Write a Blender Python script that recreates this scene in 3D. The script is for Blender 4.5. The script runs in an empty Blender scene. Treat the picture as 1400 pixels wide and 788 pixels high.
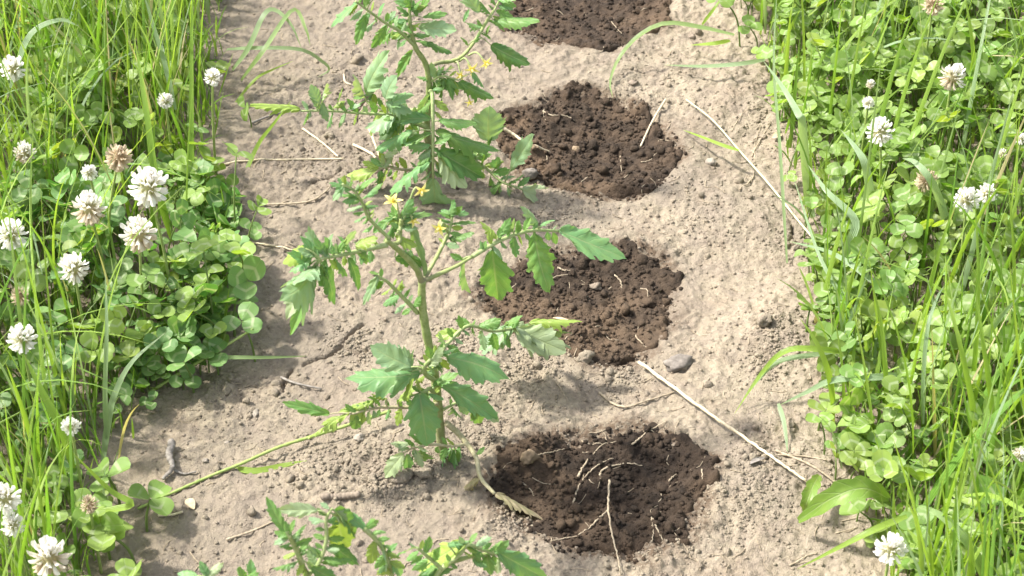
import bpy, bmesh, math, random
import numpy as np
from mathutils import Vector, Matrix

rng = np.random.default_rng(7)
random.seed(7)
S = bpy.context.scene
COL = S.collection
R = math.radians

# ------------------------------------------------------------------ camera
FPX, PITCH, DIST = 2980.0, R(40), 1.64          # focal length in pixels of a 1400 wide picture
CAM = np.array([0.0, -DIST * math.cos(PITCH), DIST * math.sin(PITCH)])
FWD = np.array([0.0, math.cos(PITCH), -math.sin(PITCH)])
UPV = np.array([0.0, math.sin(PITCH), math.cos(PITCH)])
RGT = np.array([1.0, 0.0, 0.0])
cd = bpy.data.cameras.new('camera')
cd.sensor_width = 36.0
cd.lens = FPX / 1400 * 36.0
cd.clip_start = 0.05
cd.clip_end = 500
cd.dof.use_dof = True
cd.dof.focus_distance = 1.62
cd.dof.aperture_fstop = 30
cam = bpy.data.objects.new('camera', cd)
COL.objects.link(cam)
cam.location = CAM
cam.rotation_euler = (math.pi / 2 - PITCH, 0, 0)
S.camera = cam

# ------------------------------------------------------------------ sky, sun, exposure
SUN_EL, SUN_AZ = R(52), math.atan2(-0.90, 0.22)  # azimuth from +Y, clockwise: sun behind on the left
w = bpy.data.worlds.new('World')
S.world = w
w.use_nodes = True
nt = w.node_tree
sky = nt.nodes.new('ShaderNodeTexSky')
sky.sky_type = 'NISHITA'
sky.sun_disc = False
sky.sun_elevation = SUN_EL
sky.sun_rotation = SUN_AZ % (2 * math.pi)
sky.air_density = 1.0
sky.dust_density = 3.0
hz = nt.nodes.new('ShaderNodeHueSaturation')      # thin high haze: a paler blue
hz.inputs['Saturation'].default_value = 0.45
nt.links.new(sky.outputs[0], hz.inputs['Color'])
nt.links.new(hz.outputs[0], nt.nodes['Background'].inputs[0])
nt.nodes['Background'].inputs[1].default_value = 0.15
sl = bpy.data.lights.new('sun', 'SUN')
sl.energy = 3.6
sl.angle = R(4)
sl.color = (1.0, 0.96, 0.88)
sun = bpy.data.objects.new('sun', sl)
COL.objects.link(sun)
sd = Vector((math.sin(SUN_AZ) * math.cos(SUN_EL), math.cos(SUN_AZ) * math.cos(SUN_EL), math.sin(SUN_EL)))
sun.rotation_euler = sd.to_track_quat('Z', 'Y').to_euler()
sun.location = sd * 5
S.view_settings.view_transform = 'Standard'
S.view_settings.look = 'None'
S.view_settings.gamma = 1
S.view_settings.exposure = 1.36
S.render.engine = 'CYCLES'
S.cycles.max_bounces = 8
S.cycles.diffuse_bounces = 4
S.cycles.transmission_bounces = 5
S.cycles.use_denoising = True

# ------------------------------------------------------------------ picture point -> place
def ray(px, py):
    return FWD * FPX + RGT * (px - 700) - UPV * (py - 394)

def gp(px, py, z=0.0):                            # the point at height z
    r = ray(px, py)
    return CAM + r * ((z - CAM[2]) / r[2])

def at(px, py, Y):                                # the point on the upright plane at depth Y
    r = ray(px, py)
    return CAM + r * ((Y - CAM[1]) / r[1])

# ------------------------------------------------------------------ mesh helpers
def norm(v):
    v = np.asarray(v, float)
    return v / max(np.linalg.norm(v), 1e-9)

class MB:
    """collects vertices, quads / tris and per-vertex values, then builds one mesh"""
    def __init__(self):
        self.v, self.q, self.t, self.a, self.n = [], [], [], [], 0
    def add(self, v, q=None, t=None, a=None):
        v = np.asarray(v, np.float32).reshape(-1, 3)
        if q is not None and len(q): self.q.append(np.asarray(q, np.int32) + self.n)
        if t is not None and len(t): self.t.append(np.asarray(t, np.int32) + self.n)
        if a is None: a = np.zeros((len(v), 3))
        self.a.append(np.asarray(a, np.float32).reshape(-1, 3))
        self.v.append(v)
        self.n += len(v)
        return self
    def tube(self, pts, rad, sides=7, a=(0, 0, 0)):
        pts = np.asarray(pts, float)
        n = len(pts)
        rad = np.broadcast_to(np.asarray(rad, float), (n,))
        tan = np.gradient(pts, axis=0)
        ref = np.array([0.3, -0.5, 0.8])
        if abs(np.dot(norm(pts[-1] - pts[0]), norm(ref))) > 0.9: ref = np.array([1, 0.2, 0.0])
        ang = np.arange(sides) / sides * 2 * np.pi
        V, A = [], []
        for i in range(n):
            t = norm(tan[i]); x = norm(np.cross(ref, t)); y = np.cross(t, x)
            V.append(pts[i] + rad[i] * (np.cos(ang)[:, None] * x + np.sin(ang)[:, None] * y))
            A.append(np.tile((a[0], i / (n - 1), a[2]), (sides, 1)))
        V = np.concatenate(V); A = np.concatenate(A)
        V = np.concatenate([V, pts[:1] - norm(tan[0]) * rad[0] * .3, pts[-1:] + norm(tan[-1]) * rad[-1] * .3])
        A = np.concatenate([A, [(a[0], 0, a[2])], [(a[0], 1, a[2])]])
        i = np.arange(n - 1)[:, None] * sides; j = np.arange(sides)[None]; k = (j + 1) % sides
        q = np.stack([i + j, i + k, i + sides + k, i + sides + j], -1).reshape(-1, 4)
        j = np.arange(sides); k = (j + 1) % sides
        t = np.concatenate([np.stack([k, j, np.full(sides, n * sides)], -1),
                            np.stack([(n - 1) * sides + j, (n - 1) * sides + k, np.full(sides, n * sides + 1)], -1)])
        return self.add(V, q, t, A)
    def mesh(self, name, mat=None, smooth=True):
        v = np.concatenate(self.v)
        q = np.concatenate(self.q) if self.q else np.zeros((0, 4), np.int32)
        t = np.concatenate(self.t) if self.t else np.zeros((0, 3), np.int32)
        a = np.concatenate(self.a)
        me = bpy.data.meshes.new(name)
        me.vertices.add(len(v)); me.vertices.foreach_set('co', v.ravel())
        nl = q.size + t.size
        me.loops.add(nl); me.loops.foreach_set('vertex_index', np.concatenate([q.ravel(), t.ravel()]).astype(np.int32))
        npoly = len(q) + len(t)
        me.polygons.add(npoly)
        starts = np.concatenate([np.arange(len(q)) * 4, q.size + np.arange(len(t)) * 3]).astype(np.int32)
        me.polygons.foreach_set('loop_start', starts)
        me.polygons.foreach_set('use_smooth', np.full(npoly, smooth))
        at_ = me.attributes.new('luv', 'FLOAT_VECTOR', 'POINT')
        at_.data.foreach_set('vector', a.ravel())
        me.update(calc_edges=True)
        me.validate()
        if mat: me.materials.append(mat)
        return me

def obj(name, me, parent=None, M=None, color=None):
    o = bpy.data.objects.new(name, me)
    COL.objects.link(o)
    if parent is not None:
        o.parent = parent
    if M is not None: o.matrix_local = M
    if color is not None: o.color = (*color, 1)
    return o

def tag(o, label=None, cat=None, group=None, kind=None):
    if label: o['label'] = label
    if cat: o['category'] = cat
    if group: o['group'] = group
    if kind: o['kind'] = kind
    return o

def empty(name, loc):
    o = bpy.data.objects.new(name, None)
    COL.objects.link(o)
    o.empty_display_size = 0.02
    o.location = loc
    return o

def spline(pts, n=16):
    """Catmull-Rom through the points"""
    p = np.asarray(pts, float)
    if len(p) == 2:
        return p[0] + (p[1] - p[0]) * np.linspace(0, 1, max(n // 2, 3))[:, None]
    e = np.concatenate([[2 * p[0] - p[1]], p, [2 * p[-1] - p[-2]]])
    out = []
    for s in np.linspace(0, len(p) - 1, n):
        i = min(int(s), len(p) - 2); t = s - i
        a, b, c, d = e[i:i + 4]
        out.append(.5 * (2 * b + (c - a) * t + (2 * a - 5 * b + 4 * c - d) * t * t + (3 * b - a - 3 * c + d) * t ** 3))
    return np.array(out)

# ------------------------------------------------------------------ noise
_tab = np.random.default_rng(3).random((256, 256)).astype(np.float64)
_tab2 = np.random.default_rng(4).random((256, 256, 2)).astype(np.float64)
def vnoise(x, y):
    xi = np.floor(x).astype(int); yi = np.floor(y).astype(int)
    fx = x - xi; fy = y - yi
    fx = fx * fx * fx * (fx * (fx * 6 - 15) + 10); fy = fy * fy * fy * (fy * (fy * 6 - 15) + 10)
    g = lambda a, b: _tab[a & 255, b & 255]
    return (g(xi, yi) * (1 - fx) + g(xi + 1, yi) * fx) * (1 - fy) + (g(xi, yi + 1) * (1 - fx) + g(xi + 1, yi + 1) * fx) * fy - .5
def rnoise(x, y, s, o=0.0):                       # rotated so that the lattice does not show
    c, d = math.cos(.5 + o), math.sin(.5 + o)
    return vnoise((c * x - d * y) / s + 17.3 * (o + 1), (d * x + c * y) / s + 9.1 * (o + 2))
def worley(x, y, s, o=0):
    X, Y = x / s + 31.7 * o, y / s + 12.9 * o
    xi = np.floor(X).astype(int); yi = np.floor(Y).astype(int)
    d1 = np.full(X.shape, 9.0); h = np.zeros(X.shape)
    for i in (-1, 0, 1):
        for j in (-1, 0, 1):
            a, b = xi + i, yi + j
            p = _tab2[a & 255, b & 255]
            d = (a + p[..., 0] - X) ** 2 + (b + p[..., 1] - Y) ** 2
            m = d < d1
            d1 = np.where(m, d, d1); h = np.where(m, _tab[(a + 7) & 255, (b + 3) & 255], h)
    return np.sqrt(d1), h
def sstep(a, b, x):
    t = np.clip((x - a) / (b - a), 0, 1)
    return t * t * (3 - 2 * t)
def polydist(x, y, poly):
    """signed distance, positive inside"""
    P = np.asarray(poly); Q = np.roll(P, -1, 0)
    d = np.full(x.shape, 1e9); ins = np.zeros(x.shape, bool)
    for (ax, ay), (bx, by) in zip(P, Q):
        ex, ey = bx - ax, by - ay
        t = np.clip(((x - ax) * ex + (y - ay) * ey) / (ex * ex + ey * ey), 0, 1)
        d = np.minimum(d, (x - ax - t * ex) ** 2 + (y - ay - t * ey) ** 2)
        if ay != by:
            ins ^= ((ay > y) != (by > y)) & (x < ex * (y - ay) / ey + ax)
    d = np.sqrt(d)
    return np.where(ins, d, -d)
def linedist(x, y, pts):
    d = np.full(x.shape, 1e9)
    for (ax, ay), (bx, by) in zip(pts[:-1], pts[1:]):
        ex, ey = bx - ax, by - ay
        t = np.clip(((x - ax) * ex + (y - ay) * ey) / (ex * ex + ey * ey + 1e-12), 0, 1)
        d = np.minimum(d, (x - ax - t * ex) ** 2 + (y - ay - t * ey) ** 2)
    return np.sqrt(d)

# ------------------------------------------------------------------ materials
def material(name):
    m = bpy.data.materials.new(name)
    m.use_nodes = True
    n = m.node_tree
    for x in list(n.nodes): n.nodes.remove(x)
    out = n.nodes.new('ShaderNodeOutputMaterial')
    return m, n, out
class NT:
    def __init__(s, n): s.n = n
    def node(s, t, **kw):
        x = s.n.nodes.new(t)
        for k, v in kw.items(): setattr(x, k, v)
        return x
    def link(s, a, b): s.n.links.new(a, b)
    def val(s, sock, v):
        if hasattr(v, 'is_linked') or isinstance(v, bpy.types.NodeSocket): s.link(v, sock)
        else: sock.default_value = v
    def math(s, op, a, b=0.0, c=None, clamp=False):
        x = s.node('ShaderNodeMath', operation=op, use_clamp=clamp)
        s.val(x.inputs[0], a); s.val(x.inputs[1], b)
        if c is not None: s.val(x.inputs[2], c)
        return x.outputs[0]
    def mix(s, f, a, b, blend='MIX'):
        x = s.node('ShaderNodeMix', data_type='RGBA', blend_type=blend)
        s.val(x.inputs[0], f); s.val(x.inputs[6], a); s.val(x.inputs[7], b)
        return x.outputs[2]
    def ramp(s, f, a, b, lo=0.0, hi=1.0):
        x = s.node('ShaderNodeMapRange', interpolation_type='SMOOTHSTEP')
        s.val(x.inputs[0], f)
        x.inputs[1].default_value = a; x.inputs[2].default_value = b
        x.inputs[3].default_value = lo; x.inputs[4].default_value = hi
        return x.outputs[0]
    def noise(s, vec, scale, detail=3, rough=.55):
        x = s.node('ShaderNodeTexNoise')
        x.inputs['Scale'].default_value = scale; x.inputs['Detail'].default_value = detail
        x.inputs['Roughness'].default_value = rough
        if vec is not None: s.link(vec, x.inputs['Vector'])
        return x.outputs[0]
def rgb(r, g, b): return (r, g, b, 1)

def soil_material(name, dark=False):
    m, n, out = material(name); k = NT(n)
    pos = k.node('ShaderNodeNewGeometry').outputs['Position']
    big = k.noise(pos, 9, 4, .6); mid = k.noise(pos, 60, 4, .65); fine = k.noise(pos, 420, 4, .7); grit = k.noise(pos, 1300, 2, .6)
    if dark:
        c = k.mix(k.ramp(mid, .35, .65), rgb(.028, .0195, .0135), rgb(.064, .0435, .029))
        c = k.mix(k.ramp(big, .47, .60, 0, .85), c, rgb(.110, .074, .047))
        c = k.mix(k.ramp(fine, .6, .75, 0, .6), c, rgb(.12, .082, .055))
        c = k.mix(k.ramp(grit, .72, .82, 0, .7), c, rgb(.34, .27, .19))
        c = k.mix(1.0, c, k.node('ShaderNodeObjectInfo').outputs['Color'], 'MULTIPLY')
    else:
        c = k.mix(k.ramp(big, .35, .65), rgb(.274, .232, .174), rgb(.342, .287, .210))
        c = k.mix(k.ramp(k.noise(pos, 22, 5, .7), .48, .66, 0, .55), c, rgb(.215, .166, .122))
        c = k.mix(k.ramp(mid, .40, .66, 0, .65), c, rgb(.262, .215, .170))
        c = k.mix(k.ramp(k.noise(pos, 160, 4, .7), .54, .70, 0, .5), c, rgb(.20, .158, .122))
        c = k.mix(k.ramp(fine, .53, .70, 0, .65), c, rgb(.44, .365, .288))
        c = k.mix(k.ramp(fine, .33, .45, .7, 0), c, rgb(.165, .130, .104))
        c = k.mix(k.ramp(grit, .70, .8, 0, .4), c, rgb(.50, .43, .36))
        att = k.node('ShaderNodeAttribute', attribute_name='luv'); sp = k.node('ShaderNodeSeparateXYZ'); k.link(att.outputs['Vector'], sp.inputs[0])
        c = k.mix(k.math('MULTIPLY', sp.outputs[0], k.ramp(k.noise(pos, 300, 3), .35, .6, .35, .95)), c, rgb(.125, .088, .060))     # dark soil mixed in round the dug spots
        c = k.mix(k.math('MULTIPLY', sp.outputs[1], .45), c, rgb(.235, .194, .153))
    b = k.node('ShaderNodeBsdfPrincipled')
    k.link(c, b.inputs['Base Color'])
    b.inputs['Roughness'].default_value = .93 if not dark else .85
    b.inputs['Specular IOR Level'].default_value = .15 if not dark else .25
    h = k.math('ADD', k.math('MULTIPLY', fine, 1.0), k.math('MULTIPLY', grit, .55))
    bp = k.node('ShaderNodeBump'); bp.inputs['Strength'].default_value = .9; bp.inputs['Distance'].default_value = .0026
    k.link(h, bp.inputs['Height']); k.link(bp.outputs[0], b.inputs['Normal'])
    k.link(b.outputs[0], out.inputs[0])
    return m

def leaf_material(name, kind):
    """thin leaf: diffuse reflection, soft gloss and light passing through; colour by object tint"""
    m, n, out = material(name); k = NT(n)
    att = k.node('ShaderNodeAttribute', attribute_name='luv')
    sep = k.node('ShaderNodeSeparateXYZ'); k.link(att.outputs['Vector'], sep.inputs[0])
    U, V, T = sep.outputs
    au = k.math('ABSOLUTE', U)
    info = k.node('ShaderNodeObjectInfo')
    geo = k.node('ShaderNodeNewGeometry')
    pos = geo.outputs['Position']
    nz = k.noise(pos, 120, 3)
    h = None
    gloss, rough, trans = .35, .5, .42
    if kind == 'tomato':
        base = info.outputs['Color']
        c = k.mix(k.ramp(nz, .35, .7, 0, .35), base, k.mix(.6, base, rgb(.30, .36, .08)))
        vein = k.math('ABSOLUTE', k.math('SUBTRACT', k.math('FRACT', k.math('MULTIPLY', k.math('SUBTRACT', V, k.math('MULTIPLY', au, .17)), 6.0)), .5))
        vl = k.ramp(vein, .0, .09, 1, 0)
        ml = k.ramp(au, .03, .09, 1, 0)
        vv = k.math('MAXIMUM', k.math('MULTIPLY', vl, .5), ml)
        c = k.mix(k.math('MULTIPLY', vv, .42), c, rgb(.34, .40, .20))
        c = k.mix(k.math('MULTIPLY', geo.outputs['Backfacing'], .5), c, rgb(.30, .37, .22))
        h = k.math('SUBTRACT', k.math('MULTIPLY', k.noise(pos, 500, 2), .5), vv)
        gloss, rough, trans = .42, .44, .36
    elif kind == 'clover':
        rnd = info.outputs['Random']
        c = k.mix(k.ramp(rnd, 0, 1), rgb(.185, .335, .042), rgb(.330, .450, .065))
        c = k.mix(k.ramp(nz, .3, .7, 0, .4), c, rgb(.20, .34, .08))
        c = k.mix(1.0, c, info.outputs['Color'], 'MULTIPLY')
        ch = k.math('SUBTRACT', V, k.math('ADD', .52, k.math('MULTIPLY', au, -.22)))
        band = k.ramp(k.math('ABSOLUTE', ch), .03, .11, 1, 0)
        band = k.math('MULTIPLY', band, k.ramp(k.noise(pos, 60, 2), .36, .5, .15, .8))
        band = k.math('MULTIPLY', band, k.ramp(T, .4, .6))
        c = k.mix(band, c, rgb(.50, .57, .35))
        mid = k.math('MULTIPLY', k.ramp(au, .02, .06, 1, 0), k.ramp(T, .4, .6))
        c = k.mix(k.math('MULTIPLY', mid, .35), c, rgb(.35, .45, .2))
        c = k.mix(k.ramp(T, .4, .6, 1, 0), c, rgb(.20, .27, .09))
        c = k.mix(k.math('MULTIPLY', geo.outputs['Backfacing'], .35), c, rgb(.24, .32, .15))
        h = k.math('MULTIPLY', k.math('ADD', k.noise(pos, 400, 2), mid), .6)
        gloss, rough, trans = .28, .45, .46
    elif kind == 'grass':
        # T: hue of the blade, V along it
        c = k.mix(k.ramp(T, .0, .6), rgb(.160, .315, .045), rgb(.300, .440, .075))
        c = k.mix(k.ramp(T, .72, .86), c, rgb(.30, .41, .24))
        c = k.mix(k.ramp(T, .93, .97), c, rgb(.55, .46, .28))
        c = k.mix(k.ramp(V, .0, .2, .28, 0), c, rgb(.42, .42, .19))
        c = k.mix(k.ramp(V, .9, 1, 0, .3), c, rgb(.45, .40, .2))
        ribs = k.math('SINE', k.math('MULTIPLY', U, 16.0))
        c = k.mix(k.ramp(ribs, .3, 1, 0, .12), c, rgb(.4, .5, .2))
        h = k.math('MULTIPLY', ribs, .5)
        gloss, rough, trans = .55, .36, .45
    elif kind == 'petal':
        c = k.mix(k.ramp(V, .1, .55), rgb(.52, .50, .26), rgb(.88, .86, .80))
        c = k.mix(k.ramp(T, .3, .9), c, k.mix(k.ramp(V, .1, .8), rgb(.43, .32, .19), rgb(.64, .53, .39)))
        c = k.mix(k.ramp(nz, .55, .75, 0, .25), c, rgb(.80, .66, .62))
        gloss, rough, trans = .15, .6, .5
    elif kind == 'yellow':
        c = k.mix(k.ramp(V, 0, 1), rgb(.80, .66, .10), rgb(.88, .80, .34))
        gloss, rough, trans = .2, .55, .35
    b = k.node('ShaderNodeBsdfPrincipled')
    k.link(c, b.inputs['Base Color'])
    b.inputs['Roughness'].default_value = rough
    b.inputs['Specular IOR Level'].default_value = gloss
    tr = k.node('ShaderNodeBsdfTranslucent')
    tc = c if kind in ('petal', 'yellow') else k.mix(1.0, c, rgb(1.2, 1.2, .5), 'MULTIPLY')
    k.link(tc, tr.inputs[0])
    if h is not None:
        bp = k.node('ShaderNodeBump'); bp.inputs['Strength'].default_value = .5; bp.inputs['Distance'].default_value = .0008
        k.link(h, bp.inputs['Height']); k.link(bp.outputs[0], b.inputs['Normal'])
    mx = k.node('ShaderNodeMixShader'); mx.inputs[0].default_value = trans
    k.link(b.outputs[0], mx.inputs[1]); k.link(tr.outputs[0], mx.inputs[2])
    k.link(mx.outputs[0], out.inputs[0])
    return m

def plain_material(name, ca, cb, scale=200, rough=.7, cw=None, along=False, bump=.4):
    """two-tone grained surface for stalks, straw, stones; cw = colour near the start of a stem"""
    m, n, out = material(name); k = NT(n)
    att = k.node('ShaderNodeAttribute', attribute_name='luv')
    sep = k.node('ShaderNodeSeparateXYZ'); k.link(att.outputs['Vector'], sep.inputs[0])
    pos = k.node('ShaderNodeNewGeometry').outputs['Position']
    nz = k.noise(pos, scale, 4, .65)
    c = k.mix(k.ramp(nz, .32, .68), rgb(*ca), rgb(*cb))
    if cw: c = k.mix(k.ramp(sep.outputs[1], 0, .35, .85, 0), c, rgb(*cw))
    b = k.node('ShaderNodeBsdfPrincipled')
    k.link(c, b.inputs['Base Color'])
    b.inputs['Roughness'].default_value = rough
    b.inputs['Specular IOR Level'].default_value = .3
    bp = k.node('ShaderNodeBump'); bp.inputs['Strength'].default_value = bump; bp.inputs['Distance'].default_value = .001
    k.link(k.noise(pos, scale * 3, 3), bp.inputs['Height']); k.link(bp.outputs[0], b.inputs['Normal'])
    k.link(b.outputs[0], out.inputs[0])
    return m

M_SOIL = soil_material('dry_soil'); M_DARK = soil_material('moist_dark_soil', True)
M_TOM = leaf_material('tomato_leaf', 'tomato'); M_CLO = leaf_material('clover_leaf', 'clover')
M_GRS = leaf_material('grass_blade', 'grass'); M_PET = leaf_material('clover_petal', 'petal'); M_YEL = leaf_material('yellow_petal', 'yellow')
M_STEM = plain_material('tomato_stem', (.20, .25, .075), (.30, .34, .14), 260, .55, cw=(.20, .17, .11))
M_PETI = plain_material('tomato_petiole', (.24, .31, .11), (.34, .39, .18), 300, .55)
M_DRYP = plain_material('dry_petiole', (.30, .27, .15), (.42, .38, .24), 300, .7)
M_CSTM = plain_material('flower_stalk', (.21, .29, .07), (.30, .36, .12), 300, .5)
M_STRAW = plain_material('straw', (.46, .38, .25), (.62, .53, .38), 250, .6)
M_ROOT = plain_material('root_fibre', (.24, .19, .13), (.40, .33, .235), 300, .75)
M_TWIG = plain_material('grey_twig', (.17, .15, .13), (.29, .26, .23), 300, .85)
M_BARK = plain_material('stick_bark', (.15, .12, .09), (.25, .20, .155), 240, .85)
M_STONE = plain_material('stone', (.13, .112, .095), (.23, .20, .172), 180, .85)
M_PEB = plain_material('pale_pebble', (.25, .215, .175), (.34, .295, .245), 180, .88)
M_RUST = plain_material('rusty_clod', (.16, .115, .07), (.23, .17, .11), 180, .85)
M_DLEAF = plain_material('dead_leaf', (.40, .30, .19), (.55, .44, .29), 260, .8)

# ------------------------------------------------------------------ the ground
HOLES_PX = [
    [(672, 668), (692, 632), (730, 612), (772, 607), (838, 598), (886, 592), (925, 618), (962, 640), (962, 672), (948, 705), (932, 735), (890, 752), (868, 772), (835, 758), (780, 760), (742, 736), (712, 716), (684, 700)],
    [(655, 418), (668, 396), (705, 372), (752, 352), (800, 345), (852, 338), (898, 352), (922, 372), (920, 418), (898, 452), (880, 482), (846, 498), (812, 494), (780, 478), (738, 474), (694, 448)],
    [(678, 182), (688, 158), (732, 146), (762, 130), (800, 122), (846, 136), (872, 142), (886, 160), (912, 184), (930, 214), (908, 244), (872, 266), (832, 268), (786, 262), (744, 248), (702, 222)],
    [(690, -62), (680, -30), (690, 8), (698, 38), (742, 58), (790, 62), (838, 70), (862, 50), (900, 30), (914, 2), (908, -40), (860, -76), (780, -92), (720, -84)]]
HOLES = [np.array([gp(*p)[:2] for p in h]) for h in HOLES_PX]
CRACKS = [[(496, 452), (476, 468), (468, 480), (448, 492), (430, 496), (415, 502)], [(470, 480), (486, 489), (502, 486)],
          [(400, 508), (391, 522), (390, 540)], [(560, 103), (520, 116), (505, 130), (492, 150), (488, 170)], [(655, 520), (640, 512)],
          [(424, 264), (455, 256), (470, 246)], [(1080, 300), (1086, 316), (1078, 330)], [(700, 300), (716, 312), (740, 310)]]
CRACKS = [np.array([gp(*p)[:2] for p in c]) for c in CRACKS]
LEFT_EDGE = [(120, 1150), (140, 900), (160, 788), (150, 700), (168, 630), (205, 560), (290, 505), (325, 440), (328, 350), (305, 290), (290, 220), (308, 100), (306, 0), (316, -120), (330, -600)]
RIGHT_EDGE = [(1260, 1150), (1240, 900), (1215, 788), (1190, 720), (1150, 650), (1132, 600), (1130, 520), (1112, 450), (1108, 380), (1108, 330), (1088, 250), (1058, 150), (1040, 60), (1014, 0), (1000, -120), (930, -600)]
LE = np.array([gp(*p)[:2] for p in LEFT_EDGE]); RE = np.array([gp(*p)[:2] for p in RIGHT_EDGE])
def left_edge(y): return np.interp(y, LE[:, 1], LE[:, 0])
def right_edge(y): return np.interp(y, RE[:, 1], RE[:, 0])
MOUNDS = [(480, 620, .05, .004), (560, 650, .04, .005), (1060, 470, .05, .006), (470, 340, .06, .005), (720, 628, .018, .010), (600, 500, .05, .004),
          (930, 560, .06, .004), (1000, 620, .05, .005), (860, 300, .07, .003), (1080, 160, .05, .004), (640, 300, .05, .005), (520, 690, .05, -.004),
          (960, 400, .05, -.004), (500, 250, .07, .005), (400, 720, .05, .003)]
MOUNDS = [(*gp(a, b)[:2], r, h) for a, b, r, h in MOUNDS]

def smooth_ground(x, y):
    z = .010 * rnoise(x, y, .19, .1) + .0075 * rnoise(x, y, .075, .7)
    for a, b, r, h in MOUNDS: z = z + h * np.exp(-((x - a) ** 2 + (y - b) ** 2) / (r * r))
    return z
def hole_depth(x, y):
    z = np.zeros(x.shape)
    for P in HOLES:
        c = P.mean(0); near = (abs(x - c[0]) < .16) & (abs(y - c[1]) < .2)
        if not near.any(): continue
        d = polydist(x[near], y[near], P) + .006 * rnoise(x[near], y[near], .018, .3)
        z[near] -= .007 * sstep(-.010, .018, d) + .005 * sstep(.012, .06, d) - .002 * np.exp(-((d + .012) / .008) ** 2)
    return z
def rough_ground(x, y):
    crumb = sstep(-.12, .22, rnoise(x, y, .055, .4) + .35 * rnoise(x, y, .02, .9))
    z = .0036 * rnoise(x, y, .026, 1.2) + .0024 * rnoise(x, y, .011, 2.1) + .0019 * rnoise(x, y, .0055, .2) + .0016 * rnoise(x, y, .003, .6)
    d, h = worley(x, y, .0085, 1); z = z + crumb * .0024 * h * np.clip(1 - d * 1.25, 0, 1)
    d, h = worley(x, y, .0042, 2); z = z + (.35 + crumb) * .0024 * h * np.clip(1 - d * 1.2, 0, 1)
    d, h = worley(x, y, .019, 3); z = z + .0036 * np.clip(h - .55, 0, 1) * np.clip(1 - d * 1.5, 0, 1) ** .7 * (.4 + crumb)
    wob = .003 * rnoise(x, y, .008, .8)
    for c in CRACKS:
        lo, hi = c.min(0) - .02, c.max(0) + .02
        m = (x > lo[0]) & (x < hi[0]) & (y > lo[1]) & (y < hi[1])
        if m.any():
            dd = linedist(x[m] + wob[m], y[m] + wob[m][::-1] * 0, c)
            z[m] -= .010 * (1 - sstep(.0005, .0018, dd)) * (.6 + rnoise(x[m], y[m], .01, .2))
    return z

def axis(lo, hi, step, far):
    a = np.arange(lo, hi, step)
    g, s = [], step
    x = 0.0
    while x < far:
        s *= 1.13; x += s; g.append(x)
    g = np.array(g)
    return np.concatenate([(lo - g)[::-1], a, a[-1] + g])
X0, X1, Y0, Y1, STEP = -.31, .29, -.46, .46, .0013
gx, gy = axis(X0, X1, STEP, 120), axis(Y0, Y1, STEP, 160)
GX, GY = np.meshgrid(gx, gy)
fade = sstep(2.0, .7, np.maximum(abs(GX), abs(GY)))
GZ = smooth_ground(GX, GY) * fade + hole_depth(GX, GY) + rough_ground(GX, GY) * fade
def H(x, y):
    """height of the built ground"""
    x = np.asarray(x, float); y = np.asarray(y, float)
    i = np.clip(np.searchsorted(gx, x) - 1, 0, len(gx) - 2); j = np.clip(np.searchsorted(gy, y) - 1, 0, len(gy) - 2)
    a = np.clip((x - gx[i]) / (gx[i + 1] - gx[i]), 0, 1); b = np.clip((y - gy[j]) / (gy[j + 1] - gy[j]), 0, 1)
    return (GZ[j, i] * (1 - a) + GZ[j, i + 1] * a) * (1 - b) + (GZ[j + 1, i] * (1 - a) + GZ[j + 1, i + 1] * a) * b
def grid_quads(ny, nx):
    i = np.arange(ny - 1)[:, None] * nx + np.arange(nx - 1)[None]
    return np.stack([i, i + 1, i + nx + 1, i + nx], -1).reshape(-1, 4)
SPILL = np.zeros(GX.shape)
for P in HOLES:
    c = P.mean(0); m = (abs(GX - c[0]) < .16) & (abs(GY - c[1]) < .2)
    d = polydist(GX[m], GY[m], P) + .016 * rnoise(GX[m], GY[m], .03, .9) + .008 * rnoise(GX[m], GY[m], .009, .35)
    SPILL[m] = np.maximum(SPILL[m], sstep(-.014, -.001, d))
GREYER_SOIL = sstep(.0, .18, rnoise(GX, GY, .11, .45) + .3 * rnoise(GX, GY, .04, 1.7) - .9 * (GX + .05))       # greyer, slightly darker soil, mostly on the left
mb = MB().add(np.stack([GX, GY, GZ], -1).reshape(-1, 3), grid_quads(*GX.shape), a=np.stack([SPILL, GREYER_SOIL, 0 * GX], -1).reshape(-1, 3))
ground = tag(obj('ground', mb.mesh('ground', M_SOIL)), kind='structure')

def on_ground(px, py, lift=0.0):
    p = gp(px, py)
    for _ in range(3): p = gp(px, py, float(H(p[0], p[1])) + lift)
    return p

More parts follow.
